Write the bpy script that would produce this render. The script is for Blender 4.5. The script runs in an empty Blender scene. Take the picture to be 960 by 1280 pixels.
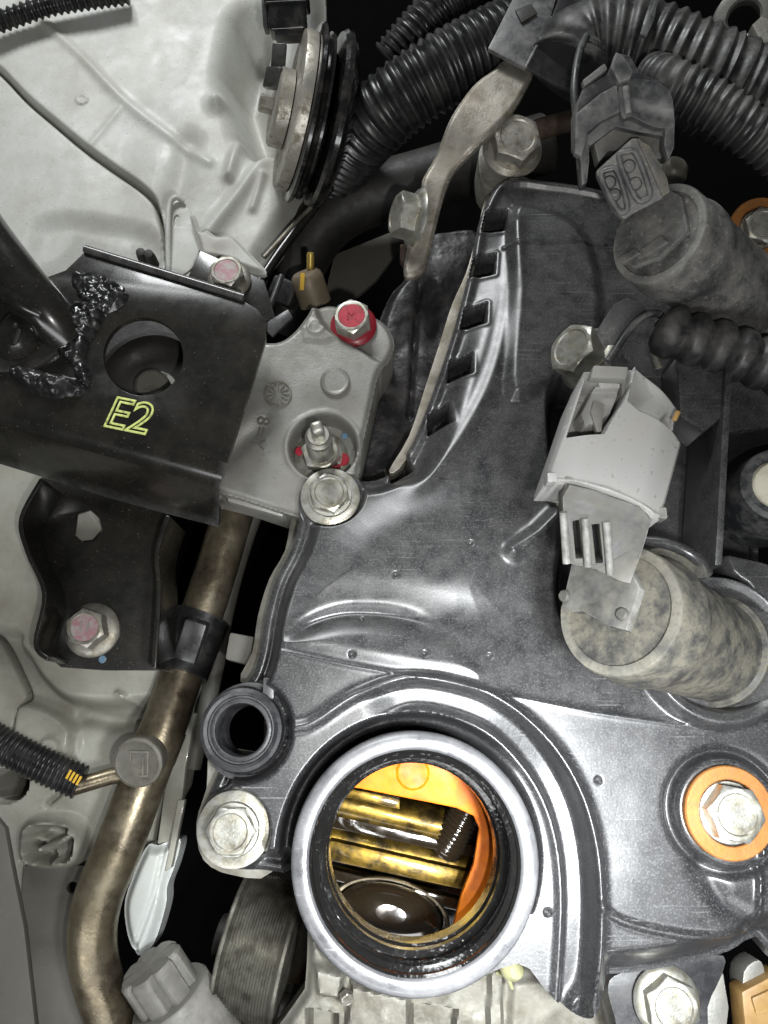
import bpy, bmesh, math, random
import numpy as np
from mathutils import Vector
from mathutils.geometry import tessellate_polygon

# ------------------------------------------------------------------ camera, light, exposure
S = 0.000175                    # metres per modelling unit (one unit is about one photo pixel at the engine cover)
PITCH = math.radians(15.0)
SP, CP = math.sin(PITCH), math.cos(PITCH)
FOC = 1000.0
VD = np.array([0, SP, -CP]); RT = np.array([1.0, 0, 0]); UPV = np.array([0, CP, SP])
CAM = -VD * 1000.0
sc = bpy.context.scene
C = sc.collection
cd = bpy.data.cameras.new('camera'); co = bpy.data.objects.new('camera', cd); C.objects.link(co)
co.location = Vector(CAM * S); co.rotation_euler = (PITCH, 0, 0)
cd.sensor_width = 36; cd.sensor_fit = 'AUTO'; cd.lens = 36 * FOC / 1280
cd.clip_start = 0.002; cd.clip_end = 20
sc.camera = co
w = bpy.data.worlds.new('World'); sc.world = w; w.use_nodes = True
bgn = w.node_tree.nodes['Background']; bgn.inputs[0].default_value = (0.93, 0.97, 1, 1); bgn.inputs[1].default_value = 0.06
def lamp(name, loc, to, power, size, col=(1, 1, 1), shape='DISK', sy=None):
    l = bpy.data.lights.new(name, 'AREA'); l.energy = power; l.shape = shape; l.size = size * S; l.color = col
    if sy: l.size_y = sy * S
    o = bpy.data.objects.new(name, l); C.objects.link(o)
    o.location = Vector(loc) * S
    o.rotation_euler = (Vector(to) - Vector(loc)).to_track_quat('-Z', 'Y').to_euler()
    return o
lamp('ceiling_light', (-700, 2600, 1650), (-80, 60, 0), 2.1, 1100, (0.97, 0.99, 1.0), 'RECTANGLE', 700)
lamp('added_bend_light', (-300, -1900, 1300), (0, 0, 0), 0.9, 2600, (0.98, 0.99, 1.0), 'RECTANGLE', 480)  # added unseen lamp, draws highlight lines along the bends that face it
lamp('work_light', (235, -425, 900), (170, -400, 0), 0.15, 150, (0.95, 0.98, 1.0)).data.spread = math.radians(62)
lamp('phone_flash', (70, -330, 960), (0, -60, 0), 0.16, 30, (1, 0.98, 0.95))
sc.view_settings.view_transform = 'Standard'; sc.view_settings.look = 'None'
sc.view_settings.exposure = 0.0; sc.view_settings.gamma = 1
sc.cycles.use_denoising = True
sc.cycles.max_bounces = 8

# ------------------------------------------------------------------ projection helpers
def ray(px, py):
    return VD * FOC + RT * (px - 480) - UPV * (py - 640)
def W(px, py, z=0.0):
    d = ray(px, py); return CAM + d * ((z - CAM[2]) / d[2])
def U(px, py, z=0.0):
    return float(np.dot(W(px, py, z) - CAM, VD)) / FOC
def WP(px, py, o, n):
    d = ray(px, py); return CAM + d * (np.dot(o - CAM, n) / np.dot(d, n))
def dirv(ix, iy, t=0.0):
    v = RT * ix - UPV * iy - VD * t
    return v / np.linalg.norm(v)
def wp(pts, z=0.0):
    return np.array([W(x, y, z)[:2] for x, y in pts])
def unit(v):
    v = np.asarray(v, float); return v / np.linalg.norm(v)
def frame(o, z=(0, 0, 1), x=None):
    z = unit(z)
    if x is None:
        x = np.array([1.0, 0, 0]) if abs(z[0]) < 0.9 else np.array([0, 1.0, 0])
    x = unit(np.asarray(x, float) - z * np.dot(x, z))
    return (np.asarray(o, float), x, np.cross(z, x), z)
def ap(fr, P):
    P = np.asarray(P, float); o, x, y, z = fr
    return o + P[:, :1] * x + P[:, 1:2] * y + P[:, 2:3] * z
def shift(fr, dx=0, dy=0, dz=0):
    o, x, y, z = fr; return (o + x * dx + y * dy + z * dz, x, y, z)

# ------------------------------------------------------------------ geometry (V, F) builders
def merge(*gs):
    V, F, n = [], [], 0
    for v, f in gs:
        V.append(np.asarray(v, float)); F += [tuple(i + n for i in t) for t in f]; n += len(v)
    return np.vstack(V), F
def cat(pts, n=8, closed=False):
    P = np.asarray(pts, float); m = len(P); out = []
    idx = range(m) if closed else range(m - 1)
    for i in idx:
        if closed: a, b, c, d = P[(i - 1) % m], P[i], P[(i + 1) % m], P[(i + 2) % m]
        else: a, b, c, d = P[max(i - 1, 0)], P[i], P[i + 1], P[min(i + 2, m - 1)]
        for k in range(n):
            t = k / n
            out.append(0.5 * (2 * b + (c - a) * t + (2 * a - 5 * b + 4 * c - d) * t * t + (3 * b - a - 3 * c + d) * t ** 3))
    if not closed: out.append(P[-1])
    return np.array(out)
def resample(P, step):
    d = np.r_[0, np.cumsum(np.linalg.norm(np.diff(P, axis=0), axis=1))]
    n = max(2, int(d[-1] / step) + 1); t = np.linspace(0, d[-1], n)
    return np.stack([np.interp(t, d, P[:, k]) for k in range(3)], 1), t
def tube(P, rad, n=24, cap=True, squash=None):
    P = np.asarray(P, float); m = len(P)
    rad = np.full(m, rad) if np.isscalar(rad) else np.asarray(rad)
    T = np.gradient(P, axis=0); T /= np.linalg.norm(T, axis=1)[:, None]
    ref = np.array([0, 0, 1.0]) if abs(T[0][2]) < 0.9 else np.array([1.0, 0, 0])
    x = unit(np.cross(ref, T[0])); V = []
    a = np.linspace(0, 2 * math.pi, n, endpoint=False)
    for i in range(m):
        x = unit(x - T[i] * np.dot(x, T[i])); y = np.cross(T[i], x)
        r = rad[i]
        V.append(P[i] + np.outer(np.cos(a) * r, x) + np.outer(np.sin(a) * r, y))
    V = np.vstack(V); F = []
    for i in range(m - 1):
        for k in range(n):
            k2 = (k + 1) % n
            F.append((i * n + k, i * n + k2, (i + 1) * n + k2, (i + 1) * n + k))
    if cap:
        F.append(tuple(range(n - 1, -1, -1))); F.append(tuple((m - 1) * n + k for k in range(n)))
    return V, F
def path3(pts, n=10):
    """photo px, px, height -> smooth world path"""
    return cat([W(x, y, z) for x, y, z in pts], n)
def hose(pts, rpx, pitch, amp, n=32, jitter=0.0, seed=1, sharp=1.0):
    P = path3(pts); x, y, z = pts[len(pts) // 2]; u = U(x, y, z)
    r, pitch, amp = rpx * u, pitch * u, amp * u
    P, t = resample(P, pitch / 8)
    rn = np.random.RandomState(seed)
    ph = t / pitch + (np.interp(t, np.linspace(0, t[-1], 24), rn.uniform(-1, 1, 24)) * jitter)
    wv = 0.5 + 0.5 * np.cos(2 * math.pi * ph)
    wv = wv ** sharp
    ja = 1 + jitter * 1.2 * np.interp(t, np.linspace(0, t[-1], 40), rn.uniform(-1, 1, 40))
    return tube(P, r - amp * wv * ja, n)
def lathe(prof, fr, n=48):
    V, F, rings = [], [], []
    a = np.linspace(0, 2 * math.pi, n, endpoint=False); c = 0
    for r, z in prof:
        if r < 1e-6:
            V.append([[0, 0, z]]); rings.append((c, 1)); c += 1
        else:
            V.append(np.stack([np.cos(a) * r, np.sin(a) * r, np.full(n, z)], 1)); rings.append((c, n)); c += n
    for (a0, m0), (a1, m1) in zip(rings, rings[1:]):
        for k in range(n):
            k2 = (k + 1) % n
            if m0 == 1 and m1 == 1: continue
            if m0 == 1: F.append((a0, a1 + k2, a1 + k)[::-1])
            elif m1 == 1: F.append((a0 + k, a0 + k2, a1))
            else: F.append((a0 + k, a0 + k2, a1 + k2, a1 + k))
    return ap(fr, np.vstack(V)), F
def bev(g, w_, seg=2, ang=35):
    if w_ <= 0: return g
    V, F = g; bm = bmesh.new(); vs = [bm.verts.new(v) for v in V]
    for f in F:
        try: bm.faces.new([vs[i] for i in f])
        except ValueError: pass
    bmesh.ops.recalc_face_normals(bm, faces=bm.faces)
    es = [e for e in bm.edges if len(e.link_faces) == 2 and e.calc_face_angle(0) > math.radians(ang)]
    bmesh.ops.bevel(bm, geom=es, offset=w_, segments=seg, profile=0.6, affect='EDGES', clamp_overlap=True)
    bm.verts.index_update()
    out = (np.array([v.co[:] for v in bm.verts]), [tuple(v.index for v in f.verts) for f in bm.faces])
    bm.free(); return out
def box(sx, sy, sz, fr, b=0, seg=2):
    x, y, z = sx / 2, sy / 2, sz / 2
    V = [(-x, -y, -z), (x, -y, -z), (x, y, -z), (-x, y, -z), (-x, -y, z), (x, -y, z), (x, y, z), (-x, y, z)]
    F = [(3, 2, 1, 0), (4, 5, 6, 7), (0, 1, 5, 4), (1, 2, 6, 5), (2, 3, 7, 6), (3, 0, 4, 7)]
    return bev((ap(fr, V), F), b, seg)
def loops_plate(top, bot, b=0, seg=2):
    """top / bot: lists of loops (outer first, then holes), each an Nx3 array with matching points"""
    V, F, off = [], [], []
    n = 0
    for L in top + bot:
        V.append(np.asarray(L, float)); off.append(n); n += len(L)
    k = len(top)
    tri = tessellate_polygon([[Vector(p) for p in L] for L in top])
    nt = sum(len(L) for L in top)
    for t in tri:
        F.append(tuple(t)); F.append(tuple(i + nt for i in reversed(t)))
    for j in range(k):
        m = len(top[j])
        for i in range(m):
            i2 = (i + 1) % m
            F.append((off[j] + i, off[j] + i2, off[k + j] + i2, off[k + j] + i))
    g = (np.vstack(V), F)
    V, F = g; bm = bmesh.new(); vs = [bm.verts.new(v) for v in V]
    for f in F:
        try: bm.faces.new([vs[i] for i in f])
        except ValueError: pass
    bmesh.ops.recalc_face_normals(bm, faces=bm.faces)
    if b > 0:
        es = [e for e in bm.edges if len(e.link_faces) == 2 and e.calc_face_angle(0) > math.radians(50)]
        bmesh.ops.bevel(bm, geom=es, offset=b, segments=seg, profile=0.6, affect='EDGES', clamp_overlap=True)
    bm.verts.index_update()
    out = (np.array([v.co[:] for v in bm.verts]), [tuple(v.index for v in f.verts) for f in bm.faces])
    bm.free(); return out
def slab(pts, z, th, b=0, holes=(), normal=None, smooth=0):
    """photo-px outline lying in the plane through (first point, z) with the given normal, th thick below it"""
    n = np.array([0, 0, 1.0]) if normal is None else unit(normal)
    if smooth: pts = cat(pts, smooth, True)
    c = np.mean(np.asarray(pts, float), axis=0); o = W(c[0], c[1], z)
    top = [np.array([WP(x, y, o, n) for x, y in pts])] + [np.array([WP(x, y, o, n) for x, y in h]) for h in holes]
    return loops_plate(top, [L - n * th for L in top], b)
def circ(px, py, r, n=32, ry=None):
    ry = ry or r
    return [(px + r * math.cos(t), py + ry * math.sin(t)) for t in np.linspace(0, 2 * math.pi, n, endpoint=False)]
def text_geo(s, size, fr, ext=0.6, outline=None, shear=0.0, space=1.0):
    cu = bpy.data.curves.new('txt', 'FONT'); cu.body = s; cu.size = size; cu.align_x = 'CENTER'; cu.align_y = 'CENTER'
    cu.shear = shear; cu.space_character = space
    if outline:
        cu.fill_mode = 'NONE'; cu.bevel_depth = outline; cu.bevel_resolution = 1; cu.extrude = 0
    else: cu.extrude = ext
    o = bpy.data.objects.new('txt', cu); C.objects.link(o); bpy.context.view_layer.update()
    me = bpy.data.meshes.new_from_object(o, depsgraph=bpy.context.evaluated_depsgraph_get())
    V = np.array([v.co[:] for v in me.vertices]); F = [tuple(p.vertices) for p in me.polygons]
    bpy.data.objects.remove(o); bpy.data.curves.remove(cu); bpy.data.meshes.remove(me)
    return ap(fr, V), F

# height fields ------------------------------------------------------
def sd(poly, X, Y):
    P = np.asarray(poly, float); d2 = np.full(X.shape, 1e18); ins = np.zeros(X.shape, bool)
    for i in range(len(P)):
        ax, ay = P[i]; bx, by = P[(i + 1) % len(P)]
        ex, ey = bx - ax, by - ay; L = ex * ex + ey * ey + 1e-12
        t = np.clip(((X - ax) * ex + (Y - ay) * ey) / L, 0, 1)
        d2 = np.minimum(d2, (X - ax - t * ex) ** 2 + (Y - ay - t * ey) ** 2)
        c = ((ay > Y) != (by > Y)) & (X < ex * (Y - ay) / (ey + (1e-12 if ey == 0 else 0)) + ax)
        ins ^= c
    d = np.sqrt(d2); return np.where(ins, -d, d)
def dl(line, X, Y):
    """distance to an open polyline and position 0..1 along it"""
    P = np.asarray(line, float); d2 = np.full(X.shape, 1e18); s = np.zeros(X.shape)
    Ls = np.r_[0, np.cumsum(np.linalg.norm(np.diff(P, axis=0), axis=1))]
    for i in range(len(P) - 1):
        ax, ay = P[i]; ex, ey = P[i + 1] - P[i]; L = ex * ex + ey * ey + 1e-12
        t = np.clip(((X - ax) * ex + (Y - ay) * ey) / L, 0, 1)
        q = (X - ax - t * ex) ** 2 + (Y - ay - t * ey) ** 2
        m = q < d2; d2 = np.where(m, q, d2); s = np.where(m, (Ls[i] + t * math.sqrt(L)) / Ls[-1], s)
    return np.sqrt(d2), s
def ss(a, b, x):
    t = np.clip((x - a) / (b - a), 0, 1); return t * t * (3 - 2 * t)
def vnoise(X, Y, scale, seed=0, octv=3):
    rn = np.random.RandomState(seed); out = 0; amp = 1
    for o in range(octv):
        g = rn.uniform(-1, 1, (128, 128)); x = X / scale * 2 ** o; y = Y / scale * 2 ** o
        xi = np.floor(x).astype(int); yi = np.floor(y).astype(int); fx = ss(0, 1, x - xi); fy = ss(0, 1, y - yi)
        G = lambda a, b: g[a % 128, b % 128]
        out = out + amp * ((G(xi, yi) * (1 - fx) + G(xi + 1, yi) * fx) * (1 - fy) + (G(xi, yi + 1) * (1 - fx) + G(xi + 1, yi + 1) * fx) * fy)
        amp *= 0.5
    return out
def hfield(poly, func, step, skirt=20, holes=()):
    P = np.asarray(poly, float)
    x0, y0 = P.min(0) - 2 * step; x1, y1 = P.max(0) + 2 * step
    xs = np.arange(x0, x1, step); ys = np.arange(y0, y1, step)
    X, Y = np.meshgrid(xs, ys, indexing='ij')
    def D(x, y):
        d = sd(P, x, y)
        for h in holes: d = np.maximum(d, -sd(h, x, y))
        return d
    d = D(X, Y); ins = d < 0
    cell = ins[:-1, :-1] | ins[1:, :-1] | ins[:-1, 1:] | ins[1:, 1:]
    used = np.zeros_like(ins)
    used[:-1, :-1] |= cell; used[1:, :-1] |= cell; used[:-1, 1:] |= cell; used[1:, 1:] |= cell
    for _ in range(3):
        m = used & (d > 0.02) if _ else used & ~ins
        if not m.any(): break
        e = step * 0.1; xm, ym, dm = X[m], Y[m], d[m]
        gx = (D(xm + e, ym) - D(xm - e, ym)) / (2 * e); gy = (D(xm, ym + e) - D(xm, ym - e)) / (2 * e)
        L = np.sqrt(gx * gx + gy * gy) + 1e-6
        X[m] = xm - dm * gx / L; Y[m] = ym - dm * gy / L; d[m] = D(X[m], Y[m])
    Z = func(X, Y, -d)
    idx = -np.ones(ins.shape, int); idx[used] = np.arange(used.sum())
    V = np.stack([X[used], Y[used], Z[used]], 1)
    ii, jj = np.nonzero(cell)
    F = np.stack([idx[ii, jj], idx[ii + 1, jj], idx[ii + 1, jj + 1], idx[ii, jj + 1]], 1)
    E = np.vstack([F[:, [0, 1]], F[:, [1, 2]], F[:, [2, 3]], F[:, [3, 0]]])
    key = np.sort(E, 1); k = key[:, 0].astype(np.int64) * (len(V) + 1) + key[:, 1]
    _, inv, cnt = np.unique(k, return_inverse=True, return_counts=True)
    B = E[cnt[inv] == 1]
    if skirt:
        bv = np.unique(B); mp = {int(v): len(V) + i for i, v in enumerate(bv)}
        low = V[bv].copy(); low[:, 2] -= skirt
        V = np.vstack([V, low])
        Fl = [tuple(map(int, f)) for f in F] + [(int(b), int(a), mp[int(a)], mp[int(b)]) for a, b in B]
    else: Fl = [tuple(map(int, f)) for f in F]
    return V, Fl

# ------------------------------------------------------------------ objects
ORG = {}
def put(o, label, category, group=None, kind=None):
    if label: o['label'] = label
    if category: o['category'] = category
    if group: o['group'] = group
    if kind: o['kind'] = kind
def thing(name, label, category, base, group=None):
    o = bpy.data.objects.new(name, None); C.objects.link(o); o.empty_display_size = 0.004
    base = np.asarray(base, float); o.location = Vector(base * S); ORG[o.name] = base
    put(o, label, category, group); return o
def mesh(name, g, mat, org, sharp=38):
    V, F = g; me = bpy.data.meshes.new(name)
    me.from_pydata([tuple(p) for p in (np.asarray(V) - org) * S], [], F)
    me.validate(); me.update()
    me.polygons.foreach_set('use_smooth', [True] * len(me.polygons))
    if sharp: me.set_sharp_from_angle(angle=math.radians(sharp))
    me.materials.append(mat)
    o = bpy.data.objects.new(name, me); C.objects.link(o); return o
def part(name, g, mat, parent, sharp=38, label=None, kind=None):
    org = ORG[parent.name]; o = mesh(name, g, mat, org, sharp); o.parent = parent; ORG[o.name] = org
    if label: o['label'] = label
    if kind: o['kind'] = kind
    return o
def solo(name, label, category, g, mat, group=None, kind=None, sharp=38):
    V = np.asarray(g[0]); org = V.mean(0); org[2] = V[:, 2].min()
    o = mesh(name, g, mat, org, sharp); o.location = Vector(org * S); ORG[o.name] = org
    put(o, label, category, group, kind); return o

# ------------------------------------------------------------------ materials
def mk(name, c, r=0.5, m=0.0, spec=0.5, c2=None, c2s=40, c2t=(0.45, 0.6), dust=None, ds=60, dt=(0.45, 0.7), dr=0.85,
       speck=None, sps=3.0, spt=0.66, wear_glint=None, wt=(0.53, 0.6), bump=0.0, bs=6.0, bump2=0.0, b2s=40, rv=0.12, rs=25, coat=0.0,
       scr=None, up=False, wipe=None, trans=0.0, sss=0.0):
    mt = bpy.data.materials.new(name); mt.use_nodes = True; nt = mt.node_tree; N = nt.nodes; Lk = nt.links
    b = N['Principled BSDF']
    tc = N.new('ShaderNodeTexCoord'); sca = N.new('ShaderNodeVectorMath'); sca.operation = 'SCALE'; sca.inputs[3].default_value = 1 / S
    Lk.new(tc.outputs['Object'], sca.inputs[0]); vec = sca.outputs[0]
    def noise(scale, det=5, rough=0.6, off=0, dist=0.0):
        n = N.new('ShaderNodeTexNoise'); n.inputs['Scale'].default_value = 1.0 / scale; n.inputs['Detail'].default_value = det
        n.inputs['Roughness'].default_value = rough; n.inputs['Distortion'].default_value = dist
        if off:
            a = N.new('ShaderNodeVectorMath'); a.operation = 'ADD'; a.inputs[1].default_value = (off, off * 1.7, off * 0.6)
            Lk.new(vec, a.inputs[0]); Lk.new(a.outputs[0], n.inputs['Vector'])
        else: Lk.new(vec, n.inputs['Vector'])
        return n.outputs['Fac']
    def rng(src, lo, hi, a=0.0, b_=1.0):
        q = N.new('ShaderNodeMapRange'); q.inputs[1].default_value = lo; q.inputs[2].default_value = hi
        q.inputs[3].default_value = a; q.inputs[4].default_value = b_; Lk.new(src, q.inputs[0]); return q.outputs[0]
    def mul(a, b_):
        q = N.new('ShaderNodeMath'); q.operation = 'MULTIPLY'
        Lk.new(a, q.inputs[0])
        if isinstance(b_, float): q.inputs[1].default_value = b_
        else: Lk.new(b_, q.inputs[1])
        return q.outputs[0]
    def mixc(f, a, colb):
        q = N.new('ShaderNodeMix'); q.data_type = 'RGBA'
        Lk.new(f, q.inputs[0])
        if isinstance(a, tuple): q.inputs[6].default_value = (*a, 1)
        else: Lk.new(a, q.inputs[6])
        q.inputs[7].default_value = (*colb, 1); return q.outputs[2]
    col = tuple(c); rough = rng(noise(rs, 4, 0.6, 31), 0.3, 0.7, max(0.02, r - rv), min(1, r + rv))
    if c2: col = mixc(rng(noise(c2s, 6, 0.65, 11), *c2t), col, c2)
    if dust:
        f = mul(rng(noise(ds, 9, 0.72, 57), *dt), float(dust[3]) if len(dust) > 3 else 1.0)
        if up:
            ge = N.new('ShaderNodeNewGeometry'); sx = N.new('ShaderNodeSeparateXYZ'); Lk.new(ge.outputs['Normal'], sx.inputs[0])
            f = mul(f, rng(sx.outputs[2], 0.1, 0.8))
        if wipe:
            dp = N.new('ShaderNodeVectorMath'); dp.operation = 'DOT_PRODUCT'; dp.inputs[1].default_value = (wipe[0], wipe[1], 0); Lk.new(vec, dp.inputs[0])
            f = mul(f, rng(dp.outputs['Value'], wipe[2] - 6, wipe[2] + 18, 0.35, 1.0))
        col = mixc(f, col, dust[:3])
        q = N.new('ShaderNodeMix'); Lk.new(f, q.inputs[0]); Lk.new(rough, q.inputs[2]); q.inputs[3].default_value = dr; rough = q.outputs[0]
    if speck:
        col = mixc(mul(rng(noise(sps, 2, 0.5, 91), spt, spt + 0.05), float(speck[3]) if len(speck) > 3 else 0.8), col, speck[:3])
    if scr:
        mp = N.new('ShaderNodeMapping'); mp.inputs['Rotation'].default_value = (0, 0, scr[4]); mp.inputs['Scale'].default_value = (1 / 120, 1 / 2.2, 1 / 2.2)
        Lk.new(vec, mp.inputs[0]); n = N.new('ShaderNodeTexNoise'); n.inputs['Scale'].default_value = 1; n.inputs['Detail'].default_value = 3
        Lk.new(mp.outputs[0], n.inputs['Vector'])
        col = mixc(mul(mul(rng(n.outputs['Fac'], 0.62, 0.7), rng(noise(70, 3, 0.5, 5), 0.45, 0.65)), float(scr[3])), col, scr[:3])
    if wear_glint:
        ge = N.new('ShaderNodeNewGeometry')
        col = mixc(mul(rng(ge.outputs['Pointiness'], *wt), rng(noise(18, 5, 0.6, 3), 0.35, 0.6, 0.15, float(wear_glint[3]) if len(wear_glint) > 3 else 0.8)), col, wear_glint[:3])
    if isinstance(col, tuple): b.inputs['Base Color'].default_value = (*col, 1)
    else: Lk.new(col, b.inputs['Base Color'])
    Lk.new(rough, b.inputs['Roughness'])
    b.inputs['Metallic'].default_value = m; b.inputs['Specular IOR Level'].default_value = spec
    b.inputs['Coat Weight'].default_value = coat; b.inputs['Coat Roughness'].default_value = 0.08
    b.inputs['Transmission Weight'].default_value = trans
    if sss: b.inputs['Subsurface Weight'].default_value = sss; b.inputs['Subsurface Radius'].default_value = (0.002, 0.001, 0.0005)
    nrm = None
    for st, size, off in ((bump, bs, 17), (bump2, b2s, 43)):
        if st > 0:
            bn = N.new('ShaderNodeBump'); bn.inputs['Distance'].default_value = st * S * (1.0 if coat > 0.55 or bs >= 9 else 0.4); bn.inputs['Strength'].default_value = 1
            Lk.new(noise(size, 1, 0.4, off), bn.inputs['Height'])
            if nrm: Lk.new(nrm, bn.inputs['Normal'])
            nrm = bn.outputs[0]
    if nrm: Lk.new(nrm, b.inputs['Normal'])
    return mt

M = {}
_a, _b, _o = W(345, 812), W(850, 906), W(620, 760, -110)
_n = unit([-(_b - _a)[1], (_b - _a)[0], 0]); WIPE = (_n[0], _n[1], float(np.dot(_a - _o, _n)))   # the lower plane was wiped clean
M['cover'] = mk('dusty black moulded plastic', (0.013, 0.013, 0.0145), 0.30, spec=0.75, rv=0.04, dust=(0.072, 0.071, 0.07, 0.75), ds=26, dt=(0.3, 0.68), dr=0.42,
                speck=(0.15, 0.15, 0.15, 0.32), sps=1.9, spt=0.55, wipe=WIPE, bump=0.14, bs=3.0, bump2=0.5, b2s=45, scr=(0.3, 0.3, 0.3, 0.35, 0.5))
M['cover_dark'] = mk('black plastic', (0.014, 0.014, 0.016), 0.42, dust=(0.09, 0.09, 0.09, 0.5), ds=40, wear_glint=(0.2, 0.2, 0.2, 0.5), bump=0.4, bs=4)
M['neck'] = mk('lamplit black plastic', (0.06, 0.061, 0.066), 0.3, spec=0.9, dust=(0.2, 0.2, 0.205, 0.7), ds=50, dt=(0.35, 0.65), dr=0.5, bump=0.35, bs=2.4, scr=(0.45, 0.45, 0.46, 0.4, 1.1), wear_glint=(0.35, 0.35, 0.36, 0.7))  # paler than the cover plastic: work light brightness put into the neck colour
M['bore'] = mk('oil wet black plastic', (0.008, 0.0078, 0.0075), 0.2, coat=0.7, bump=0.9, bs=5, bump2=1.0, b2s=14)
M['paint'] = mk('grey white body paint', (0.58, 0.59, 0.555), 0.5, coat=0.05, dust=(0.36, 0.34, 0.27, 0.55), ds=120, dt=(0.4, 0.66), dr=0.6, speck=(0.22, 0.2, 0.16, 0.55), sps=3.5, spt=0.65, bump2=0.6, b2s=60)
M['paint_low'] = mk('dusty body paint', (0.37, 0.37, 0.32), 0.45, coat=0.15, dust=(0.2, 0.187, 0.145, 0.85), ds=150, dt=(0.36, 0.7), dr=0.7, speck=(0.16, 0.14, 0.11, 0.5), sps=4, spt=0.67)
M['paint_clean'] = mk('clean white body paint', (0.56, 0.59, 0.57), 0.25, coat=0.5, dust=(0.4, 0.38, 0.32, 0.4), ds=90)
M['gloss'] = mk('black bracket paint', (0.008, 0.008, 0.0075), 0.21, spec=0.5, coat=0.3, rv=0.06, dust=(0.036, 0.033, 0.026, 0.6), ds=80, dt=(0.35, 0.7), dr=0.36, speck=(0.28, 0.26, 0.2, 0.6), sps=2.6, spt=0.70, bump=0.1, bs=3, wear_glint=(0.2, 0.2, 0.2, 0.4), wt=(0.54, 0.62))  # pale convex edges also paint light rim lines on the flanges
M['weld'] = mk('black painted weld', (0.011, 0.011, 0.0115), 0.3, coat=0.2, dust=(0.06, 0.058, 0.055, 0.5), ds=20, dr=0.6, bump=0.15, bs=5, bump2=0.8, b2s=14, wear_glint=(0.3, 0.3, 0.3, 0.3), wt=(0.56, 0.66), spec=0.7)
M['cast'] = mk('cast aluminium', (0.29, 0.29, 0.275), 0.52, 0.5, c2=(0.21, 0.205, 0.18), c2s=90, c2t=(0.4, 0.7), dust=(0.22, 0.2, 0.16, 0.5), ds=60, speck=(0.12, 0.11, 0.1, 0.5), sps=3, spt=0.66, bump=0.6, bs=3.5, wear_glint=(0.5, 0.5, 0.48, 0.5))
M['cast_dark'] = mk('dirty shade-toned cast aluminium', (0.22, 0.215, 0.185), 0.58, 0.4, c2=(0.13, 0.122, 0.098), c2s=40, dust=(0.24, 0.225, 0.175, 0.6), ds=30, bump=1.4, bs=6, wear_glint=(0.45, 0.45, 0.42, 0.5))  # dirt tone, darkened further to paint the neck's shadow on the front casting
M['zinc'] = mk('zinc plated steel', (0.42, 0.42, 0.38), 0.42, 0.8, c2=(0.32, 0.30, 0.235), c2s=14, dust=(0.42, 0.40, 0.32, 0.5), ds=14, dt=(0.5, 0.7), dr=0.6, bump=0.35, bs=2.5, wear_glint=(0.75, 0.75, 0.72, 0.6))
M['zinc_dull'] = mk('dulled steel', (0.36, 0.35, 0.31), 0.45, 0.7, c2=(0.22, 0.2, 0.16), c2s=20, dust=(0.3, 0.27, 0.2, 0.5), ds=22, bump=0.5, bs=3, wear_glint=(0.6, 0.6, 0.56, 0.5))
M['strap'] = mk('dull strap steel', (0.32, 0.30, 0.26), 0.5, 0.65, c2=(0.2, 0.18, 0.145), c2s=35, dust=(0.3, 0.27, 0.21, 0.6), ds=40, bump=0.5, bs=3, bump2=1.2, b2s=26)
M['pink'] = mk('pink marked steel', (0.36, 0.2, 0.21), 0.5, 0.2, c2=(0.36, 0.33, 0.31), c2s=10)
M['red'] = mk('red marker paint', (0.42, 0.012, 0.035), 0.5, c2=(0.28, 0.01, 0.02), c2s=10)
M['red_dark'] = mk('dark red marker paint', (0.22, 0.01, 0.02), 0.4)
M['blue'] = mk('blue marker paint', (0.07, 0.19, 0.33), 0.6, c2=(0.2, 0.24, 0.26), c2s=4)
M['yellow'] = mk('yellow marker paint', (0.6, 0.37, 0.03), 0.55)
M['gold'] = mk('dull gold plating', (0.42, 0.3, 0.07), 0.4, 0.5)
M['lime'] = mk('lime marker paint', (0.72, 0.80, 0.25), 0.5, c2=(0.3, 0.32, 0.12), c2s=7, c2t=(0.48, 0.66))
M['corr'] = mk('black corrugated plastic', (0.011, 0.011, 0.012), 0.3, dust=(0.07, 0.068, 0.062, 0.5), ds=40, dr=0.6, wear_glint=(0.1, 0.1, 0.1, 0.3))
M['corr_dusty'] = mk('dusty corrugated plastic', (0.018, 0.018, 0.019), 0.42, dust=(0.15, 0.145, 0.135, 0.7), ds=46, dt=(0.4, 0.68), dr=0.75, wear_glint=(0.18, 0.175, 0.16, 0.5), bump=1.0, bs=7, up=True)
M['rubber'] = mk('black rubber', (0.016, 0.015, 0.014), 0.55, dust=(0.05, 0.046, 0.04, 0.6), ds=80, dr=0.8, bump=0.5, bs=5)
M['rough_black'] = mk('rough black casting', (0.015, 0.014, 0.015), 0.42, dust=(0.06, 0.055, 0.052, 0.6), ds=30, bump=1.0, bs=9, bump2=1.5, b2s=28)
M['coil'] = mk('dust caked coil plastic', (0.038, 0.038, 0.037), 0.5, dust=(0.13, 0.121, 0.092, 0.85), ds=30, dt=(0.40, 0.58), dr=0.9, speck=(0.05, 0.05, 0.046, 0.6), sps=4.2, spt=0.58, bump=0.8, bs=6, wear_glint=(0.3, 0.29, 0.25, 0.5))
M['coil2'] = mk('grey dusty coil plastic', (0.05, 0.05, 0.05), 0.5, dust=(0.21, 0.205, 0.19, 0.85), ds=42, dt=(0.38, 0.66), dr=0.85, speck=(0.3, 0.29, 0.27, 0.4), sps=5, spt=0.62, bump=0.7, bs=6, wear_glint=(0.3, 0.3, 0.28, 0.6))
M['plug_black'] = mk('dusty black connector plastic', (0.026, 0.027, 0.03), 0.42, dust=(0.15, 0.15, 0.14, 0.75), ds=28, dt=(0.45, 0.68), dr=0.8, wear_glint=(0.3, 0.3, 0.29, 0.7), bump=0.5, bs=5)
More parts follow.
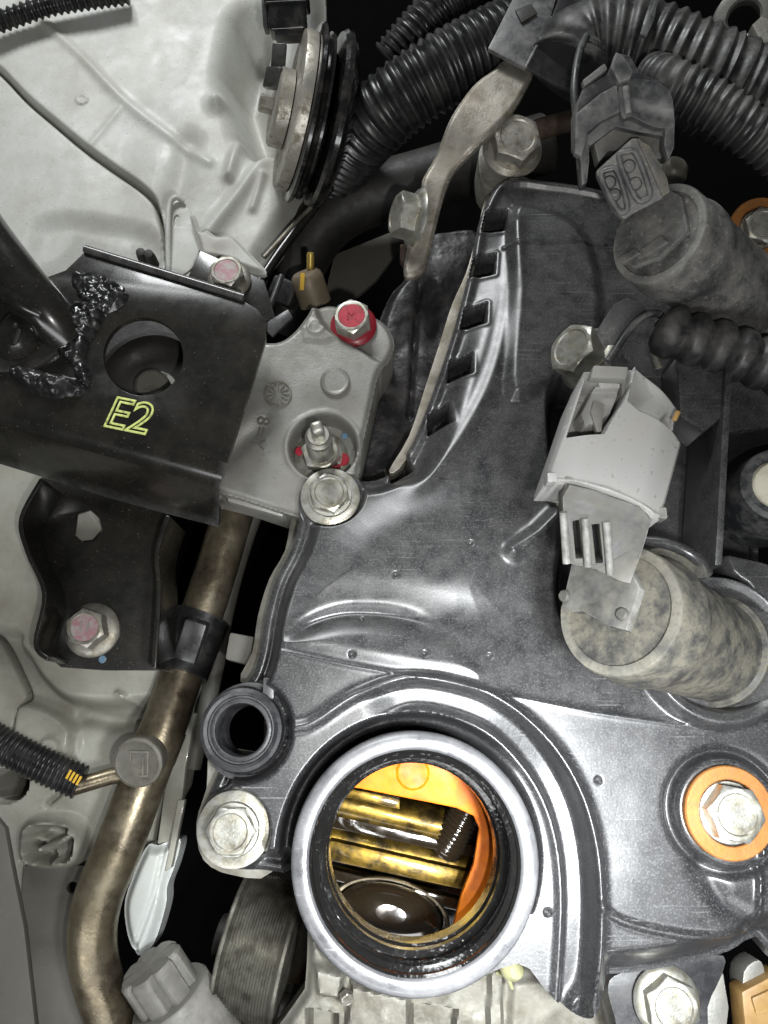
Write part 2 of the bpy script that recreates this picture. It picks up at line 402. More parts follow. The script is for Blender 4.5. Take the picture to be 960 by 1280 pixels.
M['socket'] = mk('dusty grey socket plastic', (0.05, 0.05, 0.049), 0.5, dust=(0.12, 0.115, 0.096, 0.8), ds=26, dt=(0.4, 0.62), dr=0.85, wear_glint=(0.36, 0.36, 0.34, 0.6), bump=0.6, bs=5)
M['grey_plug'] = mk('light grey connector plastic', (0.30, 0.30, 0.29), 0.45, dust=(0.32, 0.29, 0.25, 0.5), ds=40, dt=(0.5, 0.75), dr=0.7, speck=(0.16, 0.14, 0.12, 0.6), sps=5, spt=0.66, wear_glint=(0.55, 0.55, 0.54, 0.4), sss=0.0)
M['grey_lever'] = mk('mid grey latch plastic', (0.24, 0.24, 0.225), 0.5, dust=(0.18, 0.17, 0.145, 0.6), ds=25)
M['copper'] = mk('copper seal washer', (0.42, 0.17, 0.042), 0.45, 0.35, c2=(0.34, 0.15, 0.05), c2s=8, c2t=(0.4, 0.65), speck=(0.3, 0.16, 0.07, 0.5), sps=3, spt=0.62, bump=0.5, bs=3)
M['bronze'] = mk('tarnished steel pipe', (0.19, 0.16, 0.105), 0.33, 0.75, c2=(0.09, 0.072, 0.05), c2s=70, c2t=(0.42, 0.62), dust=(0.27, 0.24, 0.18, 0.6), ds=40, dt=(0.45, 0.7), dr=0.65, bump=0.4, bs=4)
M['rust'] = mk('rusty brown pipe', (0.14, 0.10, 0.075), 0.5, 0.4, c2=(0.07, 0.05, 0.04), c2s=40, dust=(0.2, 0.15, 0.11, 0.6), ds=30, bump=0.5, bs=4)
M['taupe'] = mk('grey undercoat plate', (0.10, 0.097, 0.084), 0.6, dust=(0.14, 0.133, 0.11, 0.5), ds=60, speck=(0.3, 0.28, 0.23, 0.5), sps=3, spt=0.7)
M['taupe_plug'] = mk('faded grey plastic', (0.12, 0.117, 0.104), 0.5, dust=(0.17, 0.163, 0.143, 0.6), ds=25, wear_glint=(0.35, 0.34, 0.31, 0.6), bump=0.4, bs=4)
M['cap'] = mk('dark olive cap', (0.07, 0.066, 0.052), 0.5, dust=(0.16, 0.15, 0.12, 0.6), ds=20, wear_glint=(0.25, 0.24, 0.2, 0.5))
M['orange'] = mk('orange oil wet plastic', (0.85, 0.215, 0.0), 0.5, spec=0.25, coat=0.0, bump=0.5, bs=8, c2=(0.68, 0.14, 0.002), c2s=40)
M['oilmetal'] = mk('oil coated camshaft steel', (0.15, 0.095, 0.014), 0.36, 0.85, c2=(0.03, 0.02, 0.006), c2s=26, c2t=(0.4, 0.6), coat=0.4, bump=0.4, bs=6)
M['oil'] = mk('dark engine oil film', (0.02, 0.014, 0.008), 0.1, 0.3, coat=1.0, bump2=1.5, b2s=40)
M['belt'] = mk('ribbed pulley steel', (0.17, 0.165, 0.14), 0.4, 0.7, c2=(0.09, 0.085, 0.07), c2s=30, dust=(0.2, 0.19, 0.15, 0.4), ds=20)
M['void'] = mk('painted depth black', (0.003, 0.003, 0.003), 0.9, spec=0.02)  # near-black, so the shade of the depths sits in the colour
M['horn_black'] = mk('gloss black horn shell', (0.008, 0.008, 0.008), 0.16, coat=0.6, dust=(0.1, 0.09, 0.08, 0.35), ds=40)
M['horn_zinc'] = mk('speckled zinc horn plate', (0.38, 0.365, 0.32), 0.42, 0.6, dust=(0.2, 0.17, 0.12, 0.75), ds=16, dt=(0.48, 0.62), dr=0.8, bump=0.8, bs=4)
M['tank'] = mk('cloudy olive plastic', (0.36, 0.36, 0.2), 0.3, coat=0.3)
M['cream'] = mk('cream ceramic', (0.55, 0.53, 0.43), 0.4, dust=(0.3, 0.28, 0.2, 0.5), ds=20)
M['amber'] = mk('amber connector plastic', (0.26, 0.14, 0.04), 0.45, wear_glint=(0.6, 0.45, 0.2, 0.5))
M['sensor'] = mk('brown sensor body', (0.17, 0.135, 0.09), 0.5, 0.2, dust=(0.2, 0.17, 0.12, 0.5), ds=15)

# ------------------------------------------------------------------ bolts
def hexhead(R, h, fr, n=48, dish=True):
    a = np.linspace(0, 2 * math.pi, n, endpoint=False); ap_ = R * math.cos(math.pi / 6)
    rh = ap_ / np.cos((a + math.pi / 6) % (math.pi / 3) - math.pi / 6)
    r0 = ap_ * 0.955; rings = []
    def ring(r, z): rings.append(np.stack([np.cos(a) * r, np.sin(a) * r, np.zeros(n) + z], 1))
    ring(rh, 0); ring(rh, (h - np.maximum(0, rh - r0) * 0.62) - 0.6); ring(np.minimum(rh, r0 + 0.4), h - 0.25); ring(np.full(n, r0 * 0.93), h)
    if dish: ring(np.full(n, r0 * 0.84), h); ring(np.full(n, r0 * 0.78), h - R * 0.045)
    V = np.vstack(rings + [[[0, 0, rings[-1][0, 2]]]]); F = []
    m = len(rings)
    for i in range(m - 1):
        for k in range(n):
            k2 = (k + 1) % n; F.append((i * n + k, i * n + k2, (i + 1) * n + k2, (i + 1) * n + k))
    for k in range(n): F.append(((m - 1) * n + k, (m - 1) * n + (k + 1) % n, m * n))
    return ap(fr, V), F
def bolt(label, px, py, z, fl, hx, h, axis=(0, 0, 1), spin=0.3, mat='zinc', washer=None, wmat='zinc', top=None, mark=None, group=None, name='flange_bolt', fmat=None, dish=True):
    o = W(px, py, z); u = U(px, py, z); axis = unit(axis)
    x = np.array([math.cos(spin), math.sin(spin), 0.0])
    fr = frame(o, axis, x if abs(np.dot(x, axis)) < 0.95 else (0, 0, 1))
    t = thing(name, label, 'bolt', o, group); zz = 0
    if washer:
        rw = washer * u; tw = 0.07 * rw + 2
        part('washer', lathe([(rw * 0.45, 0), (rw * 0.97, 0), (rw, 0.6), (rw, tw - 0.8), (rw * 0.97, tw), (rw * 0.45, tw)], fr, 56), M[wmat], t); zz = tw
    f = fl * u; R = hx * u; H = h * u; fh = 0.16 * f
    part('flange', lathe([(0, zz), (f * 0.97, zz), (f, zz + 0.8), (f, zz + fh * 0.55), (f * 0.96, zz + fh * 0.85), (R * 1.02, zz + fh * 1.5), (R * 0.8, zz + fh * 1.6)], fr, 56), M[fmat or mat], t)
    hd = part('hex_head', hexhead(R, H, shift(fr, 0, 0, zz + fh * 1.1), dish=dish), M[mat], t)
    zt = zz + fh * 1.1 + H - R * 0.045
    if top: part('paint_mark', lathe([(0, zt + 0.5), (R * 0.66, zt + 0.5), (R * 0.66, zt - 0.5)], fr, 32), M[top], hd)
    if mark:
        part('head_mark', text_geo(mark[0], R * mark[1], shift((fr[0], RT, np.cross(fr[3], RT), fr[3]), mark[2] * R, mark[3] * R, zt + 0.5), 0.9), M[mark[4] if len(mark) > 4 else mat], hd)
    return t

# ================================================================== SETTING
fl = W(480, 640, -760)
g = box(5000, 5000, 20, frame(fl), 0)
fo = solo('bay_shade_sheet', 'near-black sheet standing in for the deep shade of the engine bay', None, g, M['void'], kind='structure')

# ---- inner fender (pale painted sheet)
ZF = -285
fpoly = wp([(-220, -200), (400, -200), (404, 0), (420, 50), (424, 130), (408, 215), (372, 262), (330, 330), (300, 420), (270, 560), (-220, 560)], ZF)
def f_fender(X, Y, e):
    h = np.full(X.shape, float(ZF))
    q = lambda pts: wp(pts, ZF)
    h += vnoise(X, Y, 160, 5, 2) * 5
    d, s = dl(cat(q([(30, 5), (100, 70), (160, 130), (240, 190), (262, 205)]), 6), X, Y); h += 5 * np.exp(-(d / 9) ** 2)
    d, s = dl(q([(112, 182), (150, 135)]), X, Y); h += 2 * np.exp(-(d / 6) ** 2)
    seam = cat(q([(-30, 60), (0, 86), (30, 118), (62, 146), (110, 185), (180, 235), (198, 268), (205, 330), (205, 470)]), 8)
    low = np.vstack([seam, q([(205, 900), (-500, 900), (-500, 60)])])
    s_ = sd(low, X, Y); h += -16 * ss(2.5, -2.5, s_)
    d, s = dl(seam, X, Y); h += -34 * np.exp(-(d / 3.0) ** 2)
    c = q([(103, 125)])[0]; r = np.hypot(X - c[0], Y - c[1]); h += 3 * ss(13, 10, r) - 2 * ss(9, 7, r)
    c = q([(272, 130)])[0]; r = np.hypot(X - c[0], Y - c[1]); h += 26 * np.exp(-(r / 17) ** 2)
    d, s = dl(q([(300, 180), (288, 222)]), X, Y); h += 17 * np.exp(-(d / 11) ** 2)
    d, s = dl(q([(235, 180), (222, 235), (212, 260)]), X, Y); h += -11 * np.exp(-(d / 24) ** 2)
    d, s = dl(q([(348, 180), (300, 245), (262, 292)]), X, Y); h += 16 * np.exp(-(d / 14) ** 2)
    d, s = dl(q([(330, 222), (316, 262)]), X, Y); h += 9 * np.exp(-(d / 7) ** 2)
    d, s = dl(q([(318, 30), (305, 90), (330, 170)]), X, Y); h += -120 * np.exp(-(d / 36) ** 2)
    box_ = sd(cat(q([(40, 290), (62, 268), (130, 272), (190, 290), (190, 350), (40, 350)]), 4, True), X, Y); h += -12 * ss(22, -22, box_)
    xr = (X - q([(330, 150)])[0][0]); h += -120 * ss(10, 170, xr)
    h += -25 * ss(40, 0, e)
    return h
t = thing('inner_fender', 'pale grey painted inner fender sheet with a dark crack-like seam', 'body panel', W(150, 150, ZF - 40))
part('panel', hfield(fpoly, f_fender, 2.6, 30), M['paint'], t, 60)

# ---- lower body structure
ZB = -345
bpoly = wp([(-220, 540), (40, 540), (110, 600), (250, 800), (252, 860), (238, 905), (226, 985), (212, 1010), (190, 1075), (140, 1095), (108, 1088), (35, 1092), (30, 1400), (-220, 1400)], ZB)
def f_body(X, Y, e):
    q = lambda pts: wp(pts, ZB)
    h = np.full(X.shape, float(ZB)) + vnoise(X, Y, 120, 8, 2) * 5
    up = sd(cat(q([(-300, 400), (200, 560), (262, 800), (246, 868), (200, 878), (150, 882), (110, 880), (85, 872), (62, 850), (35, 812), (0, 790), (-300, 780)]), 4, True), X, Y)
    h += 45 * ss(9, -14, up)
    d, s = dl(cat(q([(-40, 775), (0, 798), (28, 848), (36, 872), (24, 888), (14, 930)]), 6), X, Y); h += -40 * np.exp(-(d / 3) ** 2)
    b1 = sd(cat(q([(22, 905), (30, 880), (70, 890), (98, 915), (92, 950), (60, 965), (25, 945)]), 5, True), X, Y); h += 24 * ss(8, -8, b1)
    b2 = sd(cat(q([(60, 928), (82, 926), (84, 962), (64, 968)]), 4, True), X, Y); h += 12 * ss(4, -4, b2)
    d, s = dl(q([(97, 920), (90, 975), (60, 1005)]), X, Y); h += -14 * np.exp(-(d / 4) ** 2)
    c = q([(10, 982)])[0]; r = np.hypot((X - c[0]) * 0.8, Y - c[1]); h += -260 * ss(26, 20, r)
    po = sd(cat(q([(38, 1030), (60, 1020), (98, 1025), (110, 1050), (100, 1078), (70, 1086), (40, 1080), (33, 1055)]), 5, True), X, Y)
    h += 34 * ss(9, -8, po) - 60 * ss(-8, -20, po)
    for a_, b_ in (((72, 1054), (98, 1038)), ((72, 1054), (80, 1082)), ((72, 1054), (44, 1044))):
        d, s = dl(q([a_, b_]), X, Y); h += 30 * ss(8, 2.5, d) * ss(-7, -15, po)
    d, s = dl(cat(q([(110, 895), (150, 902), (190, 896), (215, 885)]), 5), X, Y); h += -22 * np.exp(-(d / 11) ** 2)
    d, s = dl(q([(158, 868), (176, 880), (188, 896)]), X, Y); h += 9 * np.exp(-(d / 4) ** 2)
    h += -20 * ss(24, 0, e)
    return h
t = thing('lower_body_sheet', 'dusty cream painted body sheet with a moulded pocket and a round hole', 'body panel', W(100, 900, ZB - 40))
part('panel', hfield(bpoly, f_body, 3.2, 60), M['paint_low'], t, 60)
solo('undercoat_plate', 'flat taupe grey plate with a small hole beside the bent pipe', 'plate',
     slab([(30, 1082), (112, 1082), (100, 1100), (94, 1150), (104, 1210), (150, 1320), (20, 1320), (34, 1200), (26, 1130)], ZB + 6, 12, 2, holes=[circ(91, 1110, 8, 20)]), M['taupe'])
solo('dark_edge_plate', 'long worn grey metal strip beside the taupe plate with a small hole', 'plate',
     slab([(-40, 1010), (-5, 1022), (6, 1035), (14, 1080), (30, 1160), (46, 1300), (-40, 1300)], -235, 14, 3), M['taupe'])
t = thing('white_reinforcement', 'glossy white painted reinforcement blade beside the tarnished pipe', 'body panel', W(185, 1120, -330))
zr = -300
pol = cat(wp([(196, 1058), (222, 1050), (216, 1082), (206, 1110), (204, 1135), (190, 1180), (172, 1198), (158, 1178), (152, 1140), (158, 1110), (180, 1060)], zr), 5, True)
def f_rein(X, Y, e):
    d, s = dl(wp([(205, 1058), (192, 1120), (166, 1190)], zr), X, Y)
    h = zr - 14 * ss(14, 0, e) + vnoise(X, Y, 50, 3, 1)
    return h - 5 * np.exp(-(d / 3.5) ** 2)
part('blade', hfield(pol, f_rein, 2.2, 40), M['paint_clean'], t, 60)
part('upper_strip', slab([(220, 900), (245, 890), (232, 960), (228, 1000), (218, 1050), (196, 1056), (205, 990)], zr - 12, 20, 4), M['paint_low'], t)
part('edge_flange', slab([(222, 1000), (231, 1000), (214, 1085), (206, 1090)], zr + 4, 16, 2), M['paint_low'], t)

# ================================================================== VALVE COVER
NX, NY = 517, 1068
outl_px = [(612, 232), (601, 262), (592, 310), (580, 360), (565, 412), (546, 468), (520, 535), (498, 572), (470, 588), (440, 588), (413, 578), (388, 588), (372, 612), (372, 645),
           (362, 682), (342, 722), (329, 770), (322, 815), (308, 850), (280, 862), (260, 888), (260, 930), (272, 958), (262, 985), (248, 1015), (249, 1050), (268, 1078), (298, 1090), (335, 1092), (380, 1108),
           (420, 1180), (560, 1215), (640, 1192), (672, 1222), (704, 1254), (720, 1260), (735, 1248), (746, 1222), (790, 1218), (860, 1206), (915, 1190), (948, 1172), (1040, 1160), (1040, 340), (930, 270), (850, 232), (790, 220), (735, 208), (690, 202), (655, 198), (628, 206)]
ZFL = -62
outl = cat(wp(outl_px, -40), 3, True)
NC = W(NX, NY, 0)
def f_cover(X, Y, e):
    q = lambda pts, z=0: wp(pts, z)
    cl = q([(200, 780), (345, 812), (440, 832), (540, 850), (605, 863), (740, 890), (850, 906), (1100, 900)])
    cy = np.interp(X, cl[:, 0], cl[:, 1]); dn = Y - cy
    h = -0.10 * np.maximum(dn, 0) - 14 * ss(0, 110, dn) - 2 * ss(-1, 3, dn) + vnoise(X, Y, 140, 2, 2) * 1.5
    h += 1.5 * np.exp(-((dn - 1) / 4) ** 2) * ss(q([(335, 815)])[0][0], q([(360, 815)])[0][0], X)
    # arched crease in the shoulder
    d, s = dl(cat(q([(352, 800), (385, 778), (425, 765), (470, 764), (515, 770), (558, 780)]), 6), X, Y)
    h += -9 * np.exp(-(d / 9) ** 2) * ss(0, 0.2, s) * ss(1, 0.6, s)
    arc = sd(cat(q([(352, 806), (385, 786), (425, 774), (470, 773), (515, 779), (570, 800), (600, 850), (440, 828)]), 4, True), X, Y); h += 7 * ss(6, -22, arc)
    # shoulder bulge above
    sh = sd(cat(q([(430, 650), (520, 600), (610, 600), (640, 680), (600, 760), (440, 750), (385, 740)]), 5, True), X, Y); h += 12 * ss(20, -50, sh)
    # upper body: ridge along the slots
    d, s = dl(cat(q([(655, 240), (650, 330), (632, 420), (604, 490), (560, 560), (500, 622)]), 6), X, Y)
    h += 6 * np.exp(-(d / 12) ** 2) * ss(1.0, 0.85, s)
    top = sd(cat(q([(648, 215), (700, 215), (750, 250), (770, 330), (760, 420), (700, 460), (640, 470), (650, 330)]), 5, True), X, Y); h += 14 * ss(6, -16, top)
    d, s = dl(q([(640, 268), (775, 262)]), X, Y); h += 3 * np.exp(-(d / 3) ** 2)
    # flange with its bead, wall up to the body
    yb = Y - q([(400, 600)])[0][1]
    wide = np.where(yb > 0, ss(0, 25, yb), 0)
    fz = ZFL + (-24) * wide
    wall = ss(13, 34, e) * (1 - wide) + ss(4, 52, e) * wide
    side_l = (X < q([(760, 600)])[0][0]) | (Y > W(600, 440, -40)[1]); below = Y < NC[1] - 60
    wall = np.where(side_l & ~below, wall, 1)
    h = fz * (1 - wall) + h * wall
    h += np.where(side_l & ~below, 6 * np.exp(-((e - 7) / 6) ** 2), 0)
    h += np.where(below | ~side_l, -46 * ss(38, 4, e) * ss(q([(748, 1150)])[0][0] - 2, q([(770, 1150)])[0][0], X), 0)
    # bosses
    for (bx, by, br, bz) in ((413, 620, 41, -64), (293, 1035, 46, -42), (306, 912, 50, -36), (640, 190, 40, -84)):
        c = W(bx, by, bz); u = U(bx, by, bz); r = np.hypot(X - c[0], Y - c[1]); k = ss(br * u + 6, br * u - 1, r)
        h = h * (1 - k) + bz * k
        h += 2.5 * np.exp(-((r - br * u) / 3.5) ** 2)
    # slots in the sloping edge
    for (sx, sy, a_) in ((622, 262, -8), (607, 320, -8), (595, 386, -10), (577, 453, -14), (550, 519, -22), (500, 579, -30)):
        ca, sa = math.cos(math.radians(a_)), math.sin(math.radians(a_))
        P = [(sx + (dx * ca - dy * sa), sy + (dx * sa + dy * ca)) for dx, dy in ((-19, 11), (-10, -13), (18, -14), (12, 12))]
        s_ = sd(q(P, -55), X, Y); h += -55 * ss(1.2, -2.4, s_) + 1.2 * np.exp(-((s_ - 4) / 3) ** 2)
    # coil recess
    rec = sd(cat(q([(700, 470), (760, 470), (880, 480), (905, 560), (900, 700), (930, 740), (890, 740), (760, 770), (728, 790), (704, 768), (700, 720), (706, 660), (696, 560)], -40), 4, True), X, Y)
    h += -78 * ss(12, -14, rec)
    d, s = dl(q([(640, 690), (672, 668), (700, 640)], -40), X, Y); h += 15 * np.exp(-(d / 11) ** 2)
    gp = sd(q([(905, 540), (1060, 520), (1060, 735), (950, 700), (905, 690)], -40), X, Y); h += -190 * ss(4, -8, gp)
    # coil tower ring
    c = W(893, 812, 0); r = np.hypot(X - c[0], Y - c[1])
    k = ss(96, 84, r); h = h * (1 - k) + (12 * k); h += 7 * np.exp(-((r - 84) / 8) ** 2) - 30 * ss(74, 66, r)
    c = W(936, 372, -60); r = np.hypot(X - c[0], Y - c[1]); k = ss(92, 80, r); h = h * (1 - k) + (-45 * k)
    # lower right crease
    d, s = dl(cat(q([(748, 1130), (775, 1150), (830, 1165), (890, 1172), (945, 1172)]), 4), X, Y); h += 5 * np.exp(-(d / 4) ** 2)
    d, s = dl(q([(948, 1060), (948, 1175)]), X, Y); h += 6 * np.exp(-(d / 3) ** 2)
    d, s = dl(q([(878, 1085), (905, 1130), (940, 1150)]), X, Y); h += -6 * np.exp(-(d / 12) ** 2)
    # boss of the copper seal
    c = W(908, 1014, 0); r = np.hypot(X - c[0], Y - c[1]); h += 8 * ss(66, 54, r) - 9 * np.exp(-((r - 65) / 5) ** 2)
    # plate around the filler neck
    g1 = cat(q([(452, 892), (511, 868), (573, 876), (625, 900), (668, 942), (698, 990), (716, 1045), (724, 1110), (723, 1180), (718, 1262)]), 6)
    d, s = dl(g1, X, Y); dep = 7 + 21 * ss(0.25, 0.55, s); h += -dep * ss(20, 8, d) * ss(0, 0.1, s)
    h += 4 * np.exp(-((d - 21) / 5) ** 2) * ss(0, 0.1, s)
    l1 = cat(q([(352, 910), (378, 908), (398, 899), (448, 867), (511, 850), (573, 857), (628, 880), (684, 925), (722, 985), (742, 1050), (748, 1110), (748, 1180), (738, 1235), (722, 1262)]), 6)
    d, s = dl(l1, X, Y); h += (6 + 4 * ss(0.4, 0.7, s)) * np.exp(-(d / 6.5) ** 2)
    # moat added at the neck's foot: its shape makes the neck's shadow crescent
    r = np.hypot(X - NC[0], Y - NC[1]); an = np.degrees(np.arctan2(Y - NC[1], X - NC[0]))
    k = ss(35, 75, an) * ss(215, 190, np.where(an < -90, an + 360, an)); an2 = np.where(an < -90, an + 360, an)
    k = ss(35, 75, an2) * ss(225, 200, an2)
    h += -34 * k * ss(156, 148, r)
    # pin holes
    for (hx, hy) in ((495, 716), (451, 773), (440, 818), (530, 818), (612, 820), (747, 975), (684, 1140), (590, 675)):
        c = W(hx, hy, -5); r = np.hypot(X - c[0], Y - c[1]); h += -5 * ss(5.0, 1.0, r)
    return h
cover = thing('valve_cover', 'black moulded plastic engine valve cover with an open round oil filler neck', 'engine cover', W(620, 760, -110))
hole_n = [tuple(NC[:2] + 112 * np.array([math.cos(t), math.sin(t)])) for t in np.linspace(0, 2 * math.pi, 64, endpoint=False)]
hole_p = [tuple(W(306, 912, -36)[:2] + 31 * np.array([math.cos(t), math.sin(t)])) for t in np.linspace(0, 2 * math.pi, 40, endpoint=False)]
cb = part('cover_shell', hfield(outl, f_cover, 1.6, 34, holes=[hole_n, hole_p]), M['cover'], cover, 75)
# filler neck
fn = frame(NC)
nk = part('filler_neck', lathe([(112, -80), (134, -80), (134, 28), (133, 38), (130, 42.5), (126, 44), (117, 44), (115, 43), (113.5, 40)], fn, 96), M['neck'], cover)
prof = [(113.8, 40.5), (111, 38), (110, 35), (107, 33)]
for k in range(5): prof += [(104.5, 31 - k * 5), (106.8, 28.5 - k * 5)]
prof += [(105, 5), (108, 2), (108.5, -3), (102, -6), (99, -8), (99, -26), (97, -28), (97, -60), (99, -62), (120, -66)]
part('neck_bore', lathe(prof, fn, 96), M['bore'], nk, 25)
part('neck_notch', box(26, 10, 8, frame(W(500, 1196, -22)), 2), M['bore'], nk)
# breather port
fp = frame(W(306, 912, -40)); up_ = U(306, 912, -10)
pt = part('breather_port', lathe([(30, -60), (30, 26), (31, 27.5), (34, 28), (36, 27), (37, 24), (39, 24), (40, 28), (44, 29), (48, 27), (49.5, 22), (49.5, 12), (46, 8), (46, -20)], fp, 64), M['cover_dark'], cover)
part('collar_rib', lathe([(52, -14), (57, -14), (58, 4), (54, 8), (50, 6)], shift(fp, 6, -2, 0), 48), M['cover_dark'], pt)
part('collar_tab', box(14, 26, 30, shift(fp, 30, 48, 8), 3), M['cover_dark'], pt)
# stiffening rib beside the coil and its top block
A, B = W(910, 462, 22), W(900, 706, 30)
mid = (A + B) / 2; ly = unit(B - A)
part('stiffening_rib', box(np.linalg.norm(B - A), 9, 120, frame(mid - np.array([0, 0, 60]), np.cross(ly, unit(np.cross(np.array([0, 0, 1.0]), ly))) if False else (0, 0, 1), ly), 2.5), M['cover'], cover)
part('rib_block', slab([(846, 446), (866, 432), (906, 440), (914, 462), (905, 520), (880, 540), (850, 520)], 16, 60, 4), M['cover'], cover)
part('coil_clip', tube(path3([(800, 676, 20), (835, 680, 35), (868, 696, 42), (884, 716, 20)]), 7, 14), M['cover'], cover)

# bolts of the cover
bolt('zinc flange bolt with wide washer in the cover ear beside the aluminium mount', 413, 622, -64, 27, 26, 17, spin=0.25, washer=37, mat='zinc', wmat='zinc')
bolt('large pale zinc bolt with washer below the round breather port', 293, 1036, -42, 33, 31, 19, spin=0.5, washer=46, mat='zinc', mark=(': :', 0.5, 0, 0))
bolt('dull upright flange bolt on its lug beside the steel strap', 640, 188, -84, 37, 31, 26, axis=dirv(0.05, -0.1, 0.9), spin=0.2, mat='zinc_dull')
bolt('leaning dusty zinc bolt beside the light grey connector', 736, 450, -40, 41, 34, 32, axis=dirv(-0.74, -0.3, 0.6), spin=0.9, mat='zinc')
bolt('zinc bolt half hidden under the light grey connector', 702, 612, -40, 24, 20, 14, axis=dirv(-0.4, 0, 0.8), mat='zinc')
b = bolt('zinc flange bolt below the lower edge of the valve cover', 832, 1250, -58, 41, 34, 24, spin=0.1, mat='zinc', mark=('. .', 0.6, 0, -0.2))
# copper washers with their bolts
def copper(label_w, label_b, px, py, z, ro, ri, hx, h, ax, spin):
    u = U(px, py, z); fr = frame(W(px, py, z), ax)
    solo('seal_washer', label_w, 'washer', lathe([(ri * u, 0), (ro * u - 1, 0), (ro * u, 1), (ro * u, 9), (ro * u - 1.5, 10.5), (ri * u + 1, 10.5), (ri * u, 9.5), (ri * u, 0)], fr, 64), M['copper'], group=None)
    bolt(label_b, px, py, z + 6, ri * 0.96, hx, h, axis=ax, spin=spin, mat='zinc', name='hex_bolt')
copper('bright orange copper sealing washer on the flat wiped cover beside the filler neck', 'hex bolt in the bright orange washer on the wiped cover', 908, 1015, 6, 56, 39, 36, 26, (0.02, 0.0, 1), 0.35)
copper('rust brown copper washer partly hidden behind the grey dusty coil', 'hex bolt in the rust brown washer behind the grey dusty coil', 948, 288, -20, 38, 26, 23, 18, dirv(-0.1, 0, 0.9), 0.2)

# ================================================================== INSIDE THE FILLER
zi = -135
t = thing('oil_baffle', 'orange plastic oil baffle seen inside the filler neck', 'baffle', W(520, 980, zi - 20))
pol = [(380, 880), (700, 880), (700, 1200), (600, 1200), (566, 1160), (576, 1120), (592, 1080), (599, 1036), (592, 1020), (570, 1010), (500, 996), (450, 986), (400, 978)]
part('plate', slab(pol, zi, 12, 3), M['orange'], t)
part('boss', lathe([(0, 3), (19, 3), (22, 1), (22, -4)], frame(W(516, 966, zi)), 40), M['orange'], t)
part('notch_pad', slab([(556, 940), (600, 950), (592, 974), (566, 968), (558, 958)], zi + 4, 5, 1), M['void'], t)
t = thing('camshaft', 'oily golden camshaft lobes deep inside the filler neck', 'camshaft', W(500, 1050, -330))
def rod(a, b_, r, n=40):
    P = np.array([W(*a), W(*b_)]); P, _ = resample(P, 6); return tube(P, r, n)
part('shaft', rod((340, 1030, -260), (690, 1110, -260), 30), M['oilmetal'], t)
part('cam_lobe', rod((340, 985, -235), (560, 1035, -235), 26), M['oilmetal'], t)
part('cam_lobe', slab([(380, 1042), (600, 1092), (600, 1118), (380, 1070)], -205, 60, 6), M['oilmetal'], t)
part('spring', hose([(588, 1005, -200), (572, 1035, -215), (556, 1062, -235)], 22, 6, 3, 24), M['oil'], t)
part('journal', slab([(380, 1008), (600, 1058), (600, 1074), (380, 1028)], -214, 40, 3), M['oil'], t)
part('bearing_cap', slab([(380, 1078), (600, 1130), (600, 1146), (380, 1092)], -196, 40, 3), M['oil'], t)
part('cast_edge', slab([(420, 982), (500, 998), (500, 1012), (420, 994)], -180, 20, 3), M['oilmetal'], t)
t = thing('tappet_bucket', 'glossy oil covered round tappet at the bottom of the filler neck', 'tappet', W(500, 1150, -300))
fb_ = frame(W(488, 1142, -185), (0.03, 0.12, 1), (1, -0.22, 0)); fb_ = (fb_[0], fb_[1], fb_[2] * 0.52, fb_[3])
part('bucket', lathe([(0, 9), (20, 8.5), (40, 6.5), (58, 2), (68, -4), (72, -12), (74, -60)], fb_, 64), M['oil'], t)
part('rim', lathe([(73, -6), (77, -5), (80, -8), (81, -50)], fb_, 64), M['bronze'], t)
solo('cylinder_head_floor', 'dark oily cylinder head casting under the filler neck', 'casting', slab([(330, 900), (720, 900), (720, 1230), (330, 1230)], -330, 20, 0), M['oil'])

# ================================================================== CASTING EDGES UNDER THE COVER
t = thing('cylinder_head', 'pale aluminium cylinder head edge showing under the valve cover', 'casting', W(480, 700, -240))
part('upper_edge', slab(cat([(606, 248), (594, 300), (582, 342), (565, 380), (549, 430), (531, 485), (511, 545), (486, 588), (500, 585), (528, 540), (553, 480), (573, 420), (590, 350), (602, 295), (612, 250)], 3, True), -104, 60, 3), M['strap'], t)
part('lower_edge', slab(cat([(369, 640), (356, 688), (336, 724), (322, 770), (315, 815), (300, 852), (345, 860), (360, 780), (390, 700), (410, 650)], 3, True), -112, 60, 2), M['cast_dark'], t)
part('port_boss', slab(cat([(266, 940), (258, 985), (245, 1030), (254, 1075), (290, 1094), (340, 1090), (350, 1000), (330, 950)], 3, True), -84, 70, 3), M['cast_dark'], t)
part('side_tab', slab([(287, 790), (318, 796), (312, 832), (281, 824)], -150, 30, 4), M['taupe'], t)
part('bolt_lug', slab(cat([(602, 180), (620, 165), (650, 165), (660, 200), (640, 240), (606, 232), (598, 205)], 3, True), -100, 60, 3), M['cast_dark'], t)

